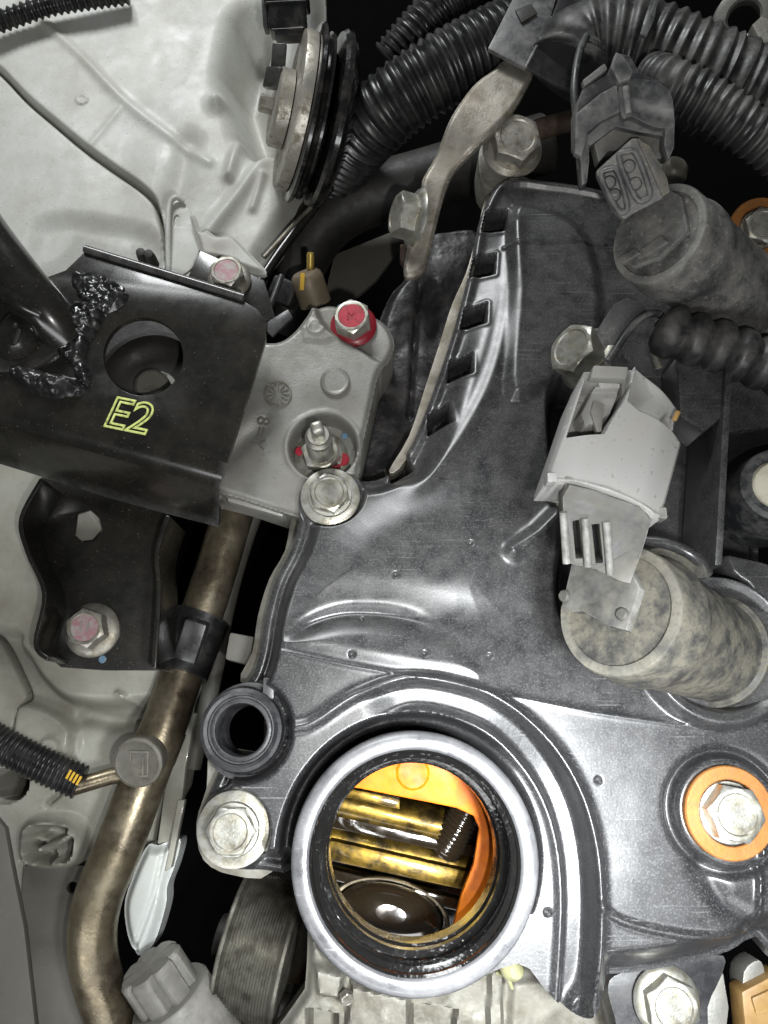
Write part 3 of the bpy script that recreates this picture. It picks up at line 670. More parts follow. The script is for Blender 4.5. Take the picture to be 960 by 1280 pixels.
t = thing('front_casting', 'rough pale aluminium front casting below the filler neck', 'casting', W(560, 1260, -300))
zc = -190
pol = cat(wp([(386, 1150), (410, 1190), (480, 1225), (600, 1200), (650, 1180), (720, 1215), (800, 1200), (815, 1330), (360, 1330), (380, 1240)], zc), 3, True)
def f_cast(X, Y, e):
    q = lambda p: wp(p, zc)
    h = zc + vnoise(X, Y, 60, 21, 3) * 3
    for P, dz, sm in (([(440, 1225), (510, 1240), (512, 1300), (430, 1300)], 22, 4), ([(515, 1255), (570, 1262), (568, 1300), (515, 1300)], -30, 2), ([(395, 1205), (430, 1215), (425, 1245), (398, 1240)], 16, 4),
                      ([(612, 1200), (628, 1200), (624, 1330), (606, 1330)], 14, 3), ([(385, 1262), (420, 1270), (418, 1330), (385, 1330)], -40, 3), ([(640, 1225), (800, 1215), (800, 1330), (632, 1330)], 10, 5)):
        h = h + dz * ss(sm, -sm, sd(q(P), X, Y))
    return h - 14 * ss(12, 0, e)
part('casting', hfield(pol, f_cast, 3, 60), M['cast_dark'], t, 50)
part('small_screw', hexhead(9, 10, frame(W(432, 1244, -170), dirv(0.3, 0.1, 0.9))), M['zinc_dull'], t)
part('hook', tube(path3([(622, 1216, -150), (634, 1222, -140), (640, 1235, -150)]), 2.5, 10), M['tank'], t)
solo('hose_nub', 'small cloudy olive plastic nub beneath the filler neck', 'plastic cap', lathe([(0, 15), (9, 13), (14, 6), (15, -2), (12, -10), (8, -18), (8, -40)], frame(W(640, 1210, -125), dirv(0.3, -0.2, 0.8)), 32), M['tank'])
t = thing('black_lug', 'black rubber mounting lug around the bolt below the cover edge', 'lug', W(840, 1240, -140))
part('lug', slab(cat([(760, 1232), (780, 1215), (860, 1200), (905, 1195), (900, 1225), (885, 1260), (880, 1330), (790, 1330), (768, 1270)], 3, True), -64, 60, 5), M['cover_dark'], t)
t = thing('side_casting', 'grey metal casting ribs beside the amber connector', 'casting', W(905, 1250, -170))
part('rib', slab([(884, 1240), (905, 1215), (912, 1260), (905, 1320), (878, 1320)], -110, 40, 4), M['cast'], t)
part('rib', slab(cat([(930, 1215), (948, 1200), (956, 1215), (950, 1245), (932, 1250)], 3, True), -112, 40, 4), M['cast'], t)
t = thing('amber_connector', 'amber brown plastic connector corner below the copper washer', 'connector', W(950, 1260, -150))
part('housing', slab([(927, 1240), (975, 1215), (1000, 1320), (935, 1320)], -95, 40, 4), M['amber'], t)
part('latch', slab([(940, 1248), (975, 1232), (985, 1260), (946, 1268)], -90, 8, 2), M['amber'], t)

# ---- pulley
pax = dirv(0.975, 0.19, 0.12); pr = 96; pc = W(330, 1185, -330)
t = thing('ribbed_pulley', 'dark steel pulley with fine ribs under the cover ear', 'pulley', pc - np.array([0, 0, 100]))
prof = [(10, -46), (pr + 5, -46), (pr + 6, -44), (pr + 6, -40), (pr, -38)]
for k in range(18): prof += [(pr - 2.2, -37 + k * 4.1), (pr, -35 + k * 4.1)]
prof += [(pr + 5, 39), (pr + 6, 41), (pr + 6, 45), (pr + 4, 46), (10, 46)]
part('grooved_rim', lathe(prof, frame(pc, pax), 96), M['belt'], t, 20)
part('hub', lathe([(0, -70), (30, -70), (32, -66), (32, -40)], frame(pc, pax), 40), M['rubber'], t)
solo('dark_pipe_stub', 'dark pipe stub below the ribbed pulley', 'pipe', tube(path3([(255, 1300, -330), (285, 1262, -310), (345, 1258, -310), (420, 1290, -320)]), 20, 24), M['rubber'])  # dark pipe stub in plain black rubber

# ================================================================== ALUMINIUM MOUNT
ZM = -84
mp = [(384, 392), (392, 380), (408, 374), (432, 377), (470, 389), (486, 403), (493, 422), (488, 440), (478, 458), (472, 470), (464, 505), (452, 560), (446, 600), (420, 655), (366, 643), (300, 622), (262, 612), (240, 600), (262, 500), (300, 420), (333, 426), (352, 424), (368, 412), (378, 400)]
mpw = cat(wp(mp, ZM), 4, True)
def f_mount(X, Y, e):
    q = lambda p: wp(p, ZM)
    h = np.full(X.shape, float(ZM)) + vnoise(X, Y, 70, 4, 2) * 1.2
    lug = sd(cat(q([(400, 362), (520, 380), (505, 450), (474, 452), (448, 436), (420, 420), (398, 398)]), 4, True), X, Y); h += -15 * ss(3, -9, lug)
    pad = sd(q([(378, 408), (405, 396), (425, 420), (405, 428), (380, 425)]), X, Y); h += 2 * ss(4, -4, pad)
    c = W(404, 558, ZM); r = np.hypot((X - c[0]), (Y - c[1])); h += -34 * ss(49, 43, r) + 2.5 * np.exp(-((r - 52) / 3) ** 2)
    d, s = dl(q([(278, 575), (310, 545), (330, 530)]), X, Y); h += -5 * np.exp(-(d / 14) ** 2)
    d, s = dl(q([(340, 560), (322, 470)]), X, Y); h += -3 * np.exp(-(d / 16) ** 2)
    c = W(395, 408, ZM); r = np.hypot(X - c[0], Y - c[1]); h += 1.6 * np.exp(-((r - 11) / 2) ** 2)
    return h - 7 * ss(9, 0, e) ** 2
t = thing('engine_mount', 'grey cast aluminium engine mount with starburst casting mark', 'engine mount', W(380, 520, ZM - 110))
part('casting', hfield(mpw, f_mount, 2.2, 95), M['cast'], t, 55)
part('front_rib', box(82, 14, 30, frame(W(322, 634, ZM - 34), (0, 0, 1), W(366, 646, ZM) - W(275, 620, ZM)), 4), M['cast'], t)
part('round_boss', lathe([(0, 5), (15, 5), (19, 6.5), (21, 5), (22, -3)], frame(W(419, 478, ZM)), 40), M['cast'], t)
cs = frame(W(347, 492, ZM + 1.5)); G_ = [lathe([(18.2, -2), (18.2, 1), (20, 1), (20, -2)], cs, 40)]
mark = part('casting_mark', G_[0], M['cast_dark'], t)
for k in range(12):
    a = k * math.pi / 6
    part('spoke', box(11, 1.7, 2.4, frame(cs[0] + 11.5 * np.array([math.cos(a), math.sin(a), 0]), (0, 0, 1), (math.cos(a), math.sin(a), 0)), 0.4), M['rubber'] if False else M['cast_dark'], mark)
a = math.radians(-101)
part('casting_text', text_geo('8=Y', 27, frame(W(325, 541, ZM + 2.2), (0, 0, 1), (math.cos(a), math.sin(a), 0)), 0.9, space=1.12), M['taupe'], t)
part('paint_dot', lathe([(0, 1), (4, 0.8), (4.6, -1)], frame(W(425, 384, ZM - 12)), 16), M['blue'], t)
part('paint_dot', lathe([(0, 1), (4, 0.8), (4.6, -1)], frame(W(431, 545, ZM - 31)), 16), M['blue'], t)
bolt('red painted flange bolt on the aluminium engine mount', 442, 408, ZM - 15, 29, 24, 22, axis=(-0.06, 0.02, 1), spin=0.1, mat='zinc', top='red', fmat='red_dark', mark=('M', 0.75, 0, 0, 'red'))
# stud with nut
so = W(402, 572, ZM - 34); su = U(402, 572, ZM - 34); fs = frame(so, (0.03, -0.02, 1), (0.9, 0.3, 0))
t = thing('threaded_stud', 'threaded stud with flange nut standing in the mount recess', 'stud', so)
part('flange', lathe([(0, 0), (37, 0), (38, 1), (38, 4), (36, 6), (26, 10)], fs, 56), M['zinc'], t)
nt_ = part('hex_nut', hexhead(28, 24, shift(fs, 0, 0, 6), dish=False), M['zinc'], t)
part('paint_smear', box(26, 3, 14, shift(fs, 8, -25.2, 15), 1.2), M['red_dark'], nt_)
part('paint_smear', lathe([(0, 1.2), (6, 1), (7, 0)], shift(fs, -27, 16, 8.4), 12), M['red'], nt_)
part('paint_smear', lathe([(0, 1.2), (9, 1), (10, 0)], shift(fs, 27, -14, 7.5), 12), M['red_dark'], nt_)
prof = [(0, 30), (18, 30)]
for k in range(12): prof += [(18, 31 + k * 4), (16.4, 33 + k * 4)]
prof += [(18, 79), (18, 88), (14, 92), (14, 98), (0, 98)]
part('thread', lathe(prof, fs, 36), M['zinc'], t, 20)
part('drive_tip', bev((lambda a: a)(box(17, 17, 36, shift(fs, 0, 0, 112), 6, 3)), 0), M['zinc'], t)

# ================================================================== BLACK BRACKET WITH E2
ZE = -22
t = thing('stamped_bracket', 'black painted steel bracket marked E2 with welded arm', 'bracket', W(160, 560, -230))
flat = [(-90, 478), (-90, 330), (60, 346), (82, 338), (107, 314), (300, 374), (321, 386), (333, 402), (332, 424), (318, 470), (284, 578), (272, 575), (0, 499)]
part('top_plate', slab(flat, ZE, 9, 1.2, holes=[circ(179, 446, 50, 48, 49)]), M['gloss'], t)
part('back_lip', tube(np.array([W(106, 311, ZE + 2), W(305, 372, ZE + 2)]), 5.5, 16), M['gloss'], t)
# bend and front face
u0, u1 = W(-90, 478, ZE), W(0, 499, ZE); e0 = W(278, 577, ZE)
ax_ = unit(e0 - u1); nn = np.array([ax_[1], -ax_[0], 0]); nn = nn if nn[1] < 0 else -nn
rb = 34; rows = []
sec = [(rb * math.sin(q), -rb * (1 - math.cos(q))) for q in np.linspace(0, math.radians(66), 14)] + [(rb * math.sin(math.radians(66)) + k * 0.38, -rb * (1 - math.cos(math.radians(66))) - k * 0.92) for k in (14, 40, 66, 92)]
L_ = np.linalg.norm(e0 - u1); nu = 40; Vb = []
for j, (o_, zz) in enumerate(sec):
    for i in range(nu + 1):
        f_ = i / nu; end = L_ + 6 - 0.06 * (o_ - zz)
        p = u1 + ax_ * (-140 + (end + 140) * f_) + nn * o_ + np.array([0, 0, zz - 0.02])
        if j == len(sec) - 1: p = p + np.array([0, 0, 10 * math.sin(f_ * 7) - 4])
        Vb.append(p)
m = len(Vb); Vi = []
for j, (o_, zz) in enumerate(sec):
    for i in range(nu + 1):
        Vi.append(Vb[j * (nu + 1) + i] - nn * (8 if j > 6 else 1) - np.array([0, 0, 8 if j < 8 else 1]))
Fb = []
ns = len(sec)
for j in range(ns - 1):
    for i in range(nu):
        a, b_, c, d = j * (nu + 1) + i, j * (nu + 1) + i + 1, (j + 1) * (nu + 1) + i + 1, (j + 1) * (nu + 1) + i
        Fb += [(a, d, c, b_), (m + a, m + b_, m + c, m + d)]
for j in range(ns - 1):
    a, d = j * (nu + 1) + nu, (j + 1) * (nu + 1) + nu; Fb.append((a, d, m + d, m + a))
for i in range(nu):
    a = (ns - 1) * (nu + 1) + i; Fb.append((a, m + a, m + a + 1, a + 1))
part('front_face', (np.array(Vb + Vi), Fb), M['gloss'], t, 40)
# E2
a = math.radians(-12)
tx = text_geo('E2', 62, frame(W(160, 521, ZE + 0.6), (0, 0, 1), (math.cos(a), math.sin(a), 0)), outline=1.6, shear=0.12)
part('stencil_mark', tx, M['lime'], t, 60, label='lime painted outline letters E2')
# welded arm on the left
part('arm_tube', tube(path3([(-70, 230, 30), (-20, 300, 26), (22, 352, 14), (58, 392, -4), (84, 425, -30)]), np.linspace(40, 30, 41), 28), M['gloss'], t)
part('arm_fold', tube(path3([(-60, 318, 22), (-10, 350, 26), (28, 378, 22), (62, 398, 6), (74, 420, -16)]), np.linspace(17, 13, 41), 20), M['gloss'], t)
fa_ = frame(W(26, 424, -16), dirv(0.1, 0.1, 1), (0.3, 1, 0)); fa_ = (fa_[0], fa_[1], fa_[2] * 0.8, fa_[3])
part('arm_bulge', lathe([(0, 30), (12, 28.5), (26, 22), (38, 9), (44, -8), (46, -24)], fa_, 40), M['gloss'], t)
part('bulge_slot', box(22, 7, 4, shift(fa_, 2, -6, 28), 1.5), M['rubber'], t)
part('arm_web', slab([(-60, 380), (20, 372), (66, 400), (72, 440), (40, 462), (-60, 462)], -12, 14, 4), M['gloss'], t)
def blob(pts, z, hgt, seed, step=2.0, nz=9):
    pol = cat(wp(pts, z), 4, True)
    def f(X, Y, e):
        return z - 4 + hgt * ss(0, 16, e) + (np.abs(vnoise(X, Y, 15, seed, 3)) * nz + vnoise(X, Y, 38, seed + 1, 2) * nz * 0.5) * ss(0, 8, e)
    return hfield(pol, f, step, 12)
part('weld_bead', blob([(84, 340), (110, 336), (148, 348), (164, 366), (160, 384), (140, 396), (118, 404), (104, 396), (92, 372)], ZE, 8, 3, nz=8), M['weld'], t, 60)
part('weld_bead', blob([(92, 374), (122, 378), (140, 390), (132, 408), (118, 428), (114, 448), (120, 470), (114, 486), (98, 482), (86, 462), (68, 438), (70, 412), (82, 398)], ZE, 15, 7), M['weld'], t, 60)
part('weld_bead', blob([(4, 462), (20, 456), (44, 458), (70, 466), (96, 470), (110, 482), (108, 494), (84, 501), (52, 498), (26, 486)], ZE, 16, 13, nz=11), M['weld'], t, 60)
# lower leg
ZL = -250
leg = [(52, 596), (210, 640), (206, 680), (198, 735), (194, 838), (130, 838), (76, 834), (42, 806), (54, 742), (32, 690), (24, 650)]
part('lower_plate', slab(leg, ZL, 8, 1.2, holes=[[(96, 642), (112, 637), (124, 648), (128, 664), (118, 676), (104, 678), (93, 668)]]), M['gloss'], t)
def wall(pts, z0, z1, th):
    P = cat([W(x, y, z1)[:2] for x, y in pts], 5); P3 = np.c_[P, np.full(len(P), z1)]
    T = np.gradient(P, axis=0); T /= np.linalg.norm(T, axis=1)[:, None]; Nn = np.stack([-T[:, 1], T[:, 0]], 1) * th / 2
    loop = np.vstack([P + Nn, (P - Nn)[::-1]])
    z0a = np.full(len(loop), z0); z1a = np.full(len(loop), z1)
    return loops_plate([np.c_[loop, z1a]], [np.c_[loop, z0a]], 2.4, 3)
part('side_flange', wall([(52, 598), (26, 648), (34, 690), (55, 742), (44, 804), (60, 824)], ZL - 2, ZL + 75, 7), M['gloss'], t)
part('side_flange', wall([(210, 644), (196, 690), (198, 740), (192, 836)], ZL - 2, ZL + 95, 7), M['gloss'], t)
part('paint_dot', lathe([(0, 1.2), (5, 1), (6, 0)], frame(W(128, 824, ZL)), 12), M['blue'], t)
bolt('dull zinc bolt with pink mark low on the black bracket leg', 116, 788, ZL, 34, 25, 24, spin=0.2, mat='zinc_dull', top='pink', mark=('11', 0.7, 0, 0, 'zinc_dull'))
bolt('pink tinted bolt on the black tab behind the bracket', 287, 350, -120, 27, 22, 18, axis=dirv(0, -0.25, 0.9), mat='zinc_dull', top='pink')
solo('bolt_tab', 'black steel tab carrying the pink tinted bolt', 'tab', slab([(232, 352), (250, 312), (330, 350), (345, 400), (300, 400)], -122, 10, 2), M['gloss'])
# mount stud under the hole
mo = W(186, 478, -95)
t = thing('bracket_nut', 'dull round stud end seen through the hole of the bracket', 'stud', mo - np.array([0, 0, 40]))
part('collar', lathe([(30, 0), (48, 2), (64, 8), (72, 18), (74, 30), (80, 30), (84, 10), (150, 6), (152, -10)], frame(mo - np.array([0, -6, 40])), 56), M['rubber'], t)
part('stud_end', lathe([(0, 34), (20, 34), (24, 31), (25, 26), (25, -40)], frame(mo - np.array([-4, 4, 30])), 40), M['cast_dark'], t)

# ================================================================== UPPER LEFT PARTS
t = thing('sheet_tab', 'thin pale upright metal tab behind the black bracket', 'tab', W(215, 320, -230))
part('edge_strip', tube(path3([(211, 348, -160), (210, 290, -150), (212, 256, -150), (220, 247, -150), (230, 252, -155)]), 4.5, 12), M['paint'], t)
part('tab_plate', slab(cat([(212, 340), (212, 260), (222, 248), (234, 258), (246, 285), (252, 300), (240, 335)], 3, True), -158, 6, 1, holes=[circ(221, 276, 4, 14, 8)]), M['paint'], t)
pol = cat(wp([(236, 268), (243, 266), (250, 286), (258, 284), (270, 292), (290, 293), (310, 312), (332, 336), (322, 340), (296, 332), (272, 322), (252, 318), (246, 300)], -140), 4, True)
solo('white_clip', 'white pointed plastic leaf clip above the pink tinted bolt', 'clip', hfield(pol, lambda X, Y, e: -140 - 8 * ss(8, 0, e) + vnoise(X, Y, 20, 9, 1) * 1.2, 1.8, 8), M['paint'], sharp=60)
solo('rubber_grommet', 'small black notched grommet against the pale fender', 'grommet', merge(lathe([(0, 14), (7, 12), (9, 0), (9, -20)], frame(W(178, 320, -160)), 20), lathe([(0, 14), (7, 12), (9, 0), (9, -20)], frame(W(188, 322, -160)), 20)), M['rubber'])
# horn
hax = dirv(-0.955, -0.15, 0.30); hc = W(372, 142, -175); hu = U(372, 142, -175)
t = thing('disc_horn', 'round disc horn with zinc plate and glossy black shell', 'horn', W(390, 200, -290))
fr = frame(hc, hax); R_ = 96 * hu
part('zinc_plate', lathe([(0, 16), (R_ * 0.9, 16), (R_ * 0.955, 15), (R_ * 0.97, 11), (R_ * 0.97, -4), (R_ * 0.6, -6)], fr, 80), M['horn_zinc'], t)
bs = shift(fr, 0, 0, -9)
part('shell_rim', lathe([(R_ * 0.5, 4), (R_ * 1.05, 3), (R_ * 1.09, 0), (R_ * 1.1, -5), (R_ * 1.06, -9), (R_ * 0.98, -11), (R_ * 0.96, -16), (R_ * 1.02, -18), (R_ * 1.02, -22), (R_ * 0.9, -26)], bs, 80), M['horn_black'], t, 30)
part('back_shell', lathe([(R_ * 0.8, -34), (R_ * 1.06, -36), (R_ * 1.1, -42), (R_ * 1.1, -50), (R_ * 1.06, -56), (R_ * 0.95, -62), (R_ * 0.7, -74), (0, -78)], bs, 80), M['horn_black'], t, 30)
part('cap_plate', lathe([(0, 44), (R_ * 0.36, 44), (R_ * 0.45, 42), (R_ * 0.48, 38), (R_ * 0.48, 18)], shift(fr, 0, 0, 0), 56), M['horn_zinc'], t)
part('centre_bolt', hexhead(15, 22, shift(fr, 0, 0, 44)), M['zinc_dull'], t)
part('bracket_strip', box(24, 58, 8, frame(W(348, 78, -125), dirv(-0.2, 0.1, 1), dirv(1, 0.1, 0)), 2), M['gloss'], t)
part('hanger', box(30, 34, 14, frame(W(342, 98, -120), dirv(-0.5, 0.0, 1), dirv(1, 0.25, 0)), 4), M['gloss'], t)
t = thing('horn_connector', 'glossy black plug on the horn bracket', 'connector', W(360, 25, -150))
fc = frame(W(360, 22, -110), dirv(0, 0.1, 1), dirv(1, -0.05, 0))
part('housing', box(62, 56, 40, fc, 6, 3), M['horn_black'], t)
part('collar', box(74, 26, 48, shift(fc, 0, 26, 0), 5, 3), M['horn_black'], t)
part('side_latch', box(8, 50, 30, shift(fc, -37, 6, 0), 2), M['corr'], t)
part('lip', box(50, 12, 30, shift(fc, 2, -30, 0), 4), M['corr'], t)
# hoses and conduits
def hose_thing(name, label, pts, r, pitch, amp, mat='corr', **k):
    return solo(name, label, 'hose', hose(pts, r, pitch, amp, **k), M[mat])
hose_thing('corrugated_conduit', 'thin black corrugated conduit lying across the pale inner fender', [(-30, 38, -255), (20, 20, -255), (70, 5, -255), (160, -8, -255)], 13, 8.5, 3.5)
hose_thing('corrugated_hose', 'thick glossy black corrugated hose running under the black clip', [(405, 240, -360), (432, 195, -240), (474, 146, -150), (530, 103, -110), (595, 66, -92), (690, 22, -85)], 45, 11, 4.5, jitter=0.05)
hose_thing('corrugated_hose', 'short thin corrugated hose passing behind the thick glossy corrugated hose', [(600, -25, -190), (560, 5, -195), (525, 40, -210), (490, 80, -240)], 31, 9, 4)
hose_thing('wrapped_harness', 'fat dusty wrapped harness tube behind the black latch connector', [(715, 95, -40), (735, 68, -30), (790, 66, -20), (860, 92, -20), (940, 128, -30), (1040, 180, -40)], 63, 15, 4.5, 'corr_dusty', jitter=0.25, n=48)
hose_thing('split_conduit', 'dusty black split conduit lying over the fat harness', [(812, 98, 60), (838, 104, 78), (880, 124, 78), (930, 158, 70), (1010, 220, 40)], 31, 12, 4, 'corr_dusty', jitter=0.12)
hose_thing('ribbed_boot', 'dusty rubber boot with thick rings beside the black loop bracket', [(826, 408, 20), (850, 420, 24), (900, 435, 22), (1000, 472, 10)], 34, 30, 7, 'corr_dusty', sharp=3.0)
solo('black_hose', 'smooth dark rubber hose curving behind the thick corrugated hose', 'hose', tube(path3([(340, 420, -430), (365, 345, -400), (400, 285, -360), (450, 250, -330), (540, 222, -320), (680, 180, -330)]), 55, 40), M['rubber'])
solo('background_plate', 'dim grey triangular plate between hose and mount', 'plate', slab([(418, 318), (508, 282), (500, 310), (470, 350), (440, 376), (402, 410), (410, 350)], -430, 12, 2), M['taupe'])
solo('panel_edge', 'dark folded panel edge running down from the horn', 'panel edge', tube(path3([(436, 205, -260), (400, 250, -260), (352, 312, -255), (320, 360, -250)]), 9, 16), M['gloss'])
solo('wire_strip', 'thin dusty strip beside the dark folded panel edge', 'strip', tube(path3([(412, 236, -250), (372, 276, -250), (330, 322, -245)]), 4, 12), M['strap'])
# sensor
t = thing('brown_sensor', 'small brown sensor with yellow pin and yellow stripe', 'sensor', W(385, 355, -230))
sf = frame(W(392, 372, -190), dirv(-0.28, -0.82, 0.5))
part('body', lathe([(0, 42), (20, 42), (24, 38), (26, 30), (26, -10)], sf, 36), M['sensor'], t)
part('pin', lathe([(0, 26), (5, 25), (6, 22), (6, 0)], shift(frame(W(388, 336, -165), dirv(0.05, -0.8, 0.5)), 0, 0, 0), 16), M['gold'], t)
part('stripe', box(7, 26, 4, frame(W(378, 352, -148), dirv(-0.1, 0.3, 1), dirv(1, 0.1, 0)), 1), M['yellow'], t)
part('plug_shell', box(44, 40, 34, frame(W(356, 366, -190), dirv(-0.2, 0, 1), dirv(0.9, 0.4, 0)), 6), M['corr'], t)
part('clip_tab', slab([(334, 402), (360, 386), (366, 396), (340, 420), (334, 414)], -120, 8, 2), M['cover_dark'], t)
part('lever', tube(path3([(330, 400, -150), (342, 372, -150), (352, 345, -155)]), 5, 12), M['cover_dark'], t)

# black front casting at the left of the cover top
zt = -190
pol = cat(wp([(512, 300), (560, 285), (610, 300), (610, 470), (540, 620), (440, 640), (440, 600), (462, 480), (468, 420), (476, 385), (490, 355), (508, 335)], zt), 3, True)
def f_tc(X, Y, e):
    h = zt + vnoise(X, Y, 60, 31, 3) * 3 - 30 * ss(18, 0, e)
    d, s = dl(wp([(528, 320), (520, 400), (512, 520)], zt), X, Y); return h - 8 * np.exp(-(d / 4) ** 2) + 14 * ss(0, 40, X - wp([(520, 400)], zt)[0][0])
solo('chain_cover', 'rough black casting between aluminium mount and slotted cover edge', 'casting', hfield(pol, f_tc, 3, 80), M['rough_black'], sharp=60)
# steel strap
zs = -40
sp_ = [(634, 78), (664, 92), (660, 108), (640, 142), (612, 168), (588, 184), (568, 200), (556, 228), (546, 262), (534, 300), (516, 312), (506, 304), (514, 262), (526, 232), (530, 205), (546, 180), (564, 146), (590, 112), (616, 92)]
pol = cat(wp(sp_, zs), 4, True)
def f_strap(X, Y, e):
    q = wp([(650, 88), (590, 140), (545, 205), (520, 305)], zs)
    d, s = dl(q, X, Y)
    h = zs + 10 - 40 * ss(0.15, 0.6, s) - 40 * ss(0.6, 1, s) + 12 * np.exp(-((s - 0.4) / 0.12) ** 2)
    return h - 4 * ss(5, 0, e)
t = thing('steel_strap', 'dull twisted steel strap between clip and bolt', 'bracket', W(570, 180, -130))
part('strap', hfield(pol, f_strap, 2.4, 9), M['strap'], t, 60)
part('weld_nut', slab([(500, 305), (530, 300), (528, 330), (512, 338), (500, 322)], -135, 20, 3), M['rust'], t)
bolt('zinc flange bolt lying sideways at the lower end of the steel strap', 522, 274, -95, 37, 28, 24, axis=dirv(-0.93, -0.12, 0.35), spin=1.2, mat='zinc')
solo('bronze_pipe', 'short brown metal pipe behind the bolt beside the steel strap', 'pipe', tube(path3([(620, 185, -150), (680, 160, -150), (740, 145, -150)]), 17, 24), M['rust'])
# black clip
t = thing('harness_clip', 'flat black plastic harness clip with creased edge', 'clip', W(670, 60, -60))
part('left_leaf', slab([(610, 60), (650, -20), (700, -20), (688, 24), (657, 84)], -12, 8, 2), M['plug_black'], t)
part('right_leaf', slab([(657, 84), (690, 22), (706, -20), (752, -20), (745, 20), (722, 62), (719, 116), (690, 104)], -16, 8, 2, normal=dirv(0.15, 0.1, 1)), M['cover_dark'], t)
part('window_tab', slab([(644, 12), (664, 4), (672, 16), (652, 28)], -8, 4, 1), M['rubber'], t)
part('crease', tube(np.array([W(657, 84, -9), W(690, 22, -9)]), 2.2, 10), M['plug_black'], t)
solo('cable_strap', 'thin black plastic strap arching beside the black latch connector', 'strap', tube(path3([(745, 30, 20), (726, 60, 40), (718, 110, 44), (722, 160, 30), (726, 215, 0), (728, 236, -20)]), 5.5, 14), M['plug_black'])
solo('strap_tail', 'pointed tail of a tie strap standing above the harness', 'strap', slab([(800, 42), (812, 18), (818, 0), (822, 2), (818, 24), (808, 46)], 60, 5, 1), M['plug_black'])
t = thing('pipe_flange', 'pale metal pipe flange beyond the fat wrapped harness', 'flange', W(945, 15, -200))
part('ring', lathe([(26, -40), (26, 0), (30, 4), (40, 4), (48, 0), (52, -40)], frame(W(930, 22, -150), dirv(-0.3, 0.3, 0.8)), 48), M['cast'], t)
part('face', slab([(940, 30), (985, -10), (1000, 60), (955, 58)], -140, 20, 4), M['cast_dark'], t)
solo('olive_bolt', 'small olive round bolt end behind the black latch connector', 'bolt', lathe([(0, 16), (12, 15), (17, 11), (19, 4), (19, 0), (21, -1), (21, -22)], frame(W(842, 214, -30), dirv(0.1, -0.3, 0.8)), 32), M['cap'])

# ================================================================== IGNITION COILS
def coil(label, bpx, bz, hpx, hz, rb_, rh_, mat, plate, rivets, group):
    B_, H_ = W(*bpx, bz), W(*hpx, hz); ax = unit(H_ - B_); L = np.linalg.norm(H_ - B_)
    t = thing('ignition_coil', label, 'ignition coil', B_, group); fr = frame(B_, ax)
    part('barrel', lathe([(rb_ + 4, -60), (rb_ + 4, 0), (rb_ + 7, 4), (rb_ + 7, 12), (rb_ + 1, 16), (rb_, 20), (rh_ * 0.94, L * 0.66), (rh_ * 0.95, L * 0.72), (rh_, L * 0.75), (rh_ * 1.01, L * 0.8), (rh_ * 0.985, L * 0.83), (rh_ * 0.96, L * 0.85), (rh_ * 0.955, L - 3), (rh_ * 0.93, L), (rh_ * 0.8, L), (rh_ * 0.79, L - 3), (0, L - 3)], fr, 72), M[mat], t)
    part('base_ring', lathe([(rb_ + 5, -8), (rb_ + 19, -10), (rb_ + 22, -5), (rb_ + 19, 2), (rb_ + 6, 3)], fr, 64), M['cover'], t)
    return t, fr, ax, L, H_
c1, f1, ax1, L1, H1 = coil('tan dust covered ignition coil under the light grey connector', (893, 815), -30, (772, 762), 140, 62, 73, 'coil', None, None, None)
def onplane(pts, o, n, th, b=1.5, holes=(), sm=0):
    if sm: pts = cat(pts, sm, True)
    top = [np.array([WP(x, y, o, n) for x, y in pts])] + [np.array([WP(x, y, o, n) for x, y in h]) for h in holes]
    return loops_plate(top, [l - n * th for l in top], b)
pl = part('top_plate', onplane([(716, 696), (702, 758), (716, 765), (728, 764), (738, 770), (760, 782), (783, 788), (800, 735), (790, 715)], H1 + ax1 * 8, ax1, 14, 2), M['socket'], c1)
for (rx, ry) in ((706, 745), (778, 768)):
    part('rivet', lathe([(0, 4), (5, 4), (6.5, 2.5), (7, 0)], frame(WP(rx, ry, H1 + ax1 * 8, ax1), ax1), 20), M['socket'], pl)
part('bolt_ear', onplane(cat([(806, 690), (840, 682), (872, 696), (884, 718), (868, 722), (840, 708), (812, 706)], 3, True), B if False else W(845, 700, 20), unit(ax1), 10, 2), M['coil'], c1)
part('mould_ridge', tube(np.array([f1[0] + ax1 * (L1 * 0.25) + unit(np.cross(ax1, dirv(1, -.8, 0))) * 0 + (-f1[2] * 0.83 - f1[1] * 0.55) * 61, f1[0] + ax1 * (L1 * 0.7) + (-f1[2] * 0.83 - f1[1] * 0.55) * 62]), 5, 12), M['coil'], c1)
# socket with two slots
n1 = dirv(-0.1, 0.22, 1.0); o1 = W(750, 670, 178)
part('socket', onplane([(703, 622), (712, 606), (740, 612), (800, 634), (814, 652), (806, 680), (788, 730), (776, 727), (745, 712), (718, 706), (708, 704)], o1, n1, 42, 3,
                       holes=[[(716, 652), (724, 650), (729, 698), (720, 698)], [(740, 656), (749, 655), (754, 704), (745, 704)]]), M['socket'], c1)
for pp in (((704, 640), (708, 704)), ((731, 648), (735, 708)), ((758, 652), (763, 718))):
    part('socket_rib', tube(np.array([WP(*pp[0], o1 + n1 * 3, n1), WP(*pp[1], o1 + n1 * 3, n1)]), 4, 12), M['socket'], c1)
part('socket_neck', onplane([(706, 596), (742, 600), (822, 636), (812, 660), (760, 640), (704, 628)], o1 - n1 * 10, n1, 30, 3), M['socket'], c1)
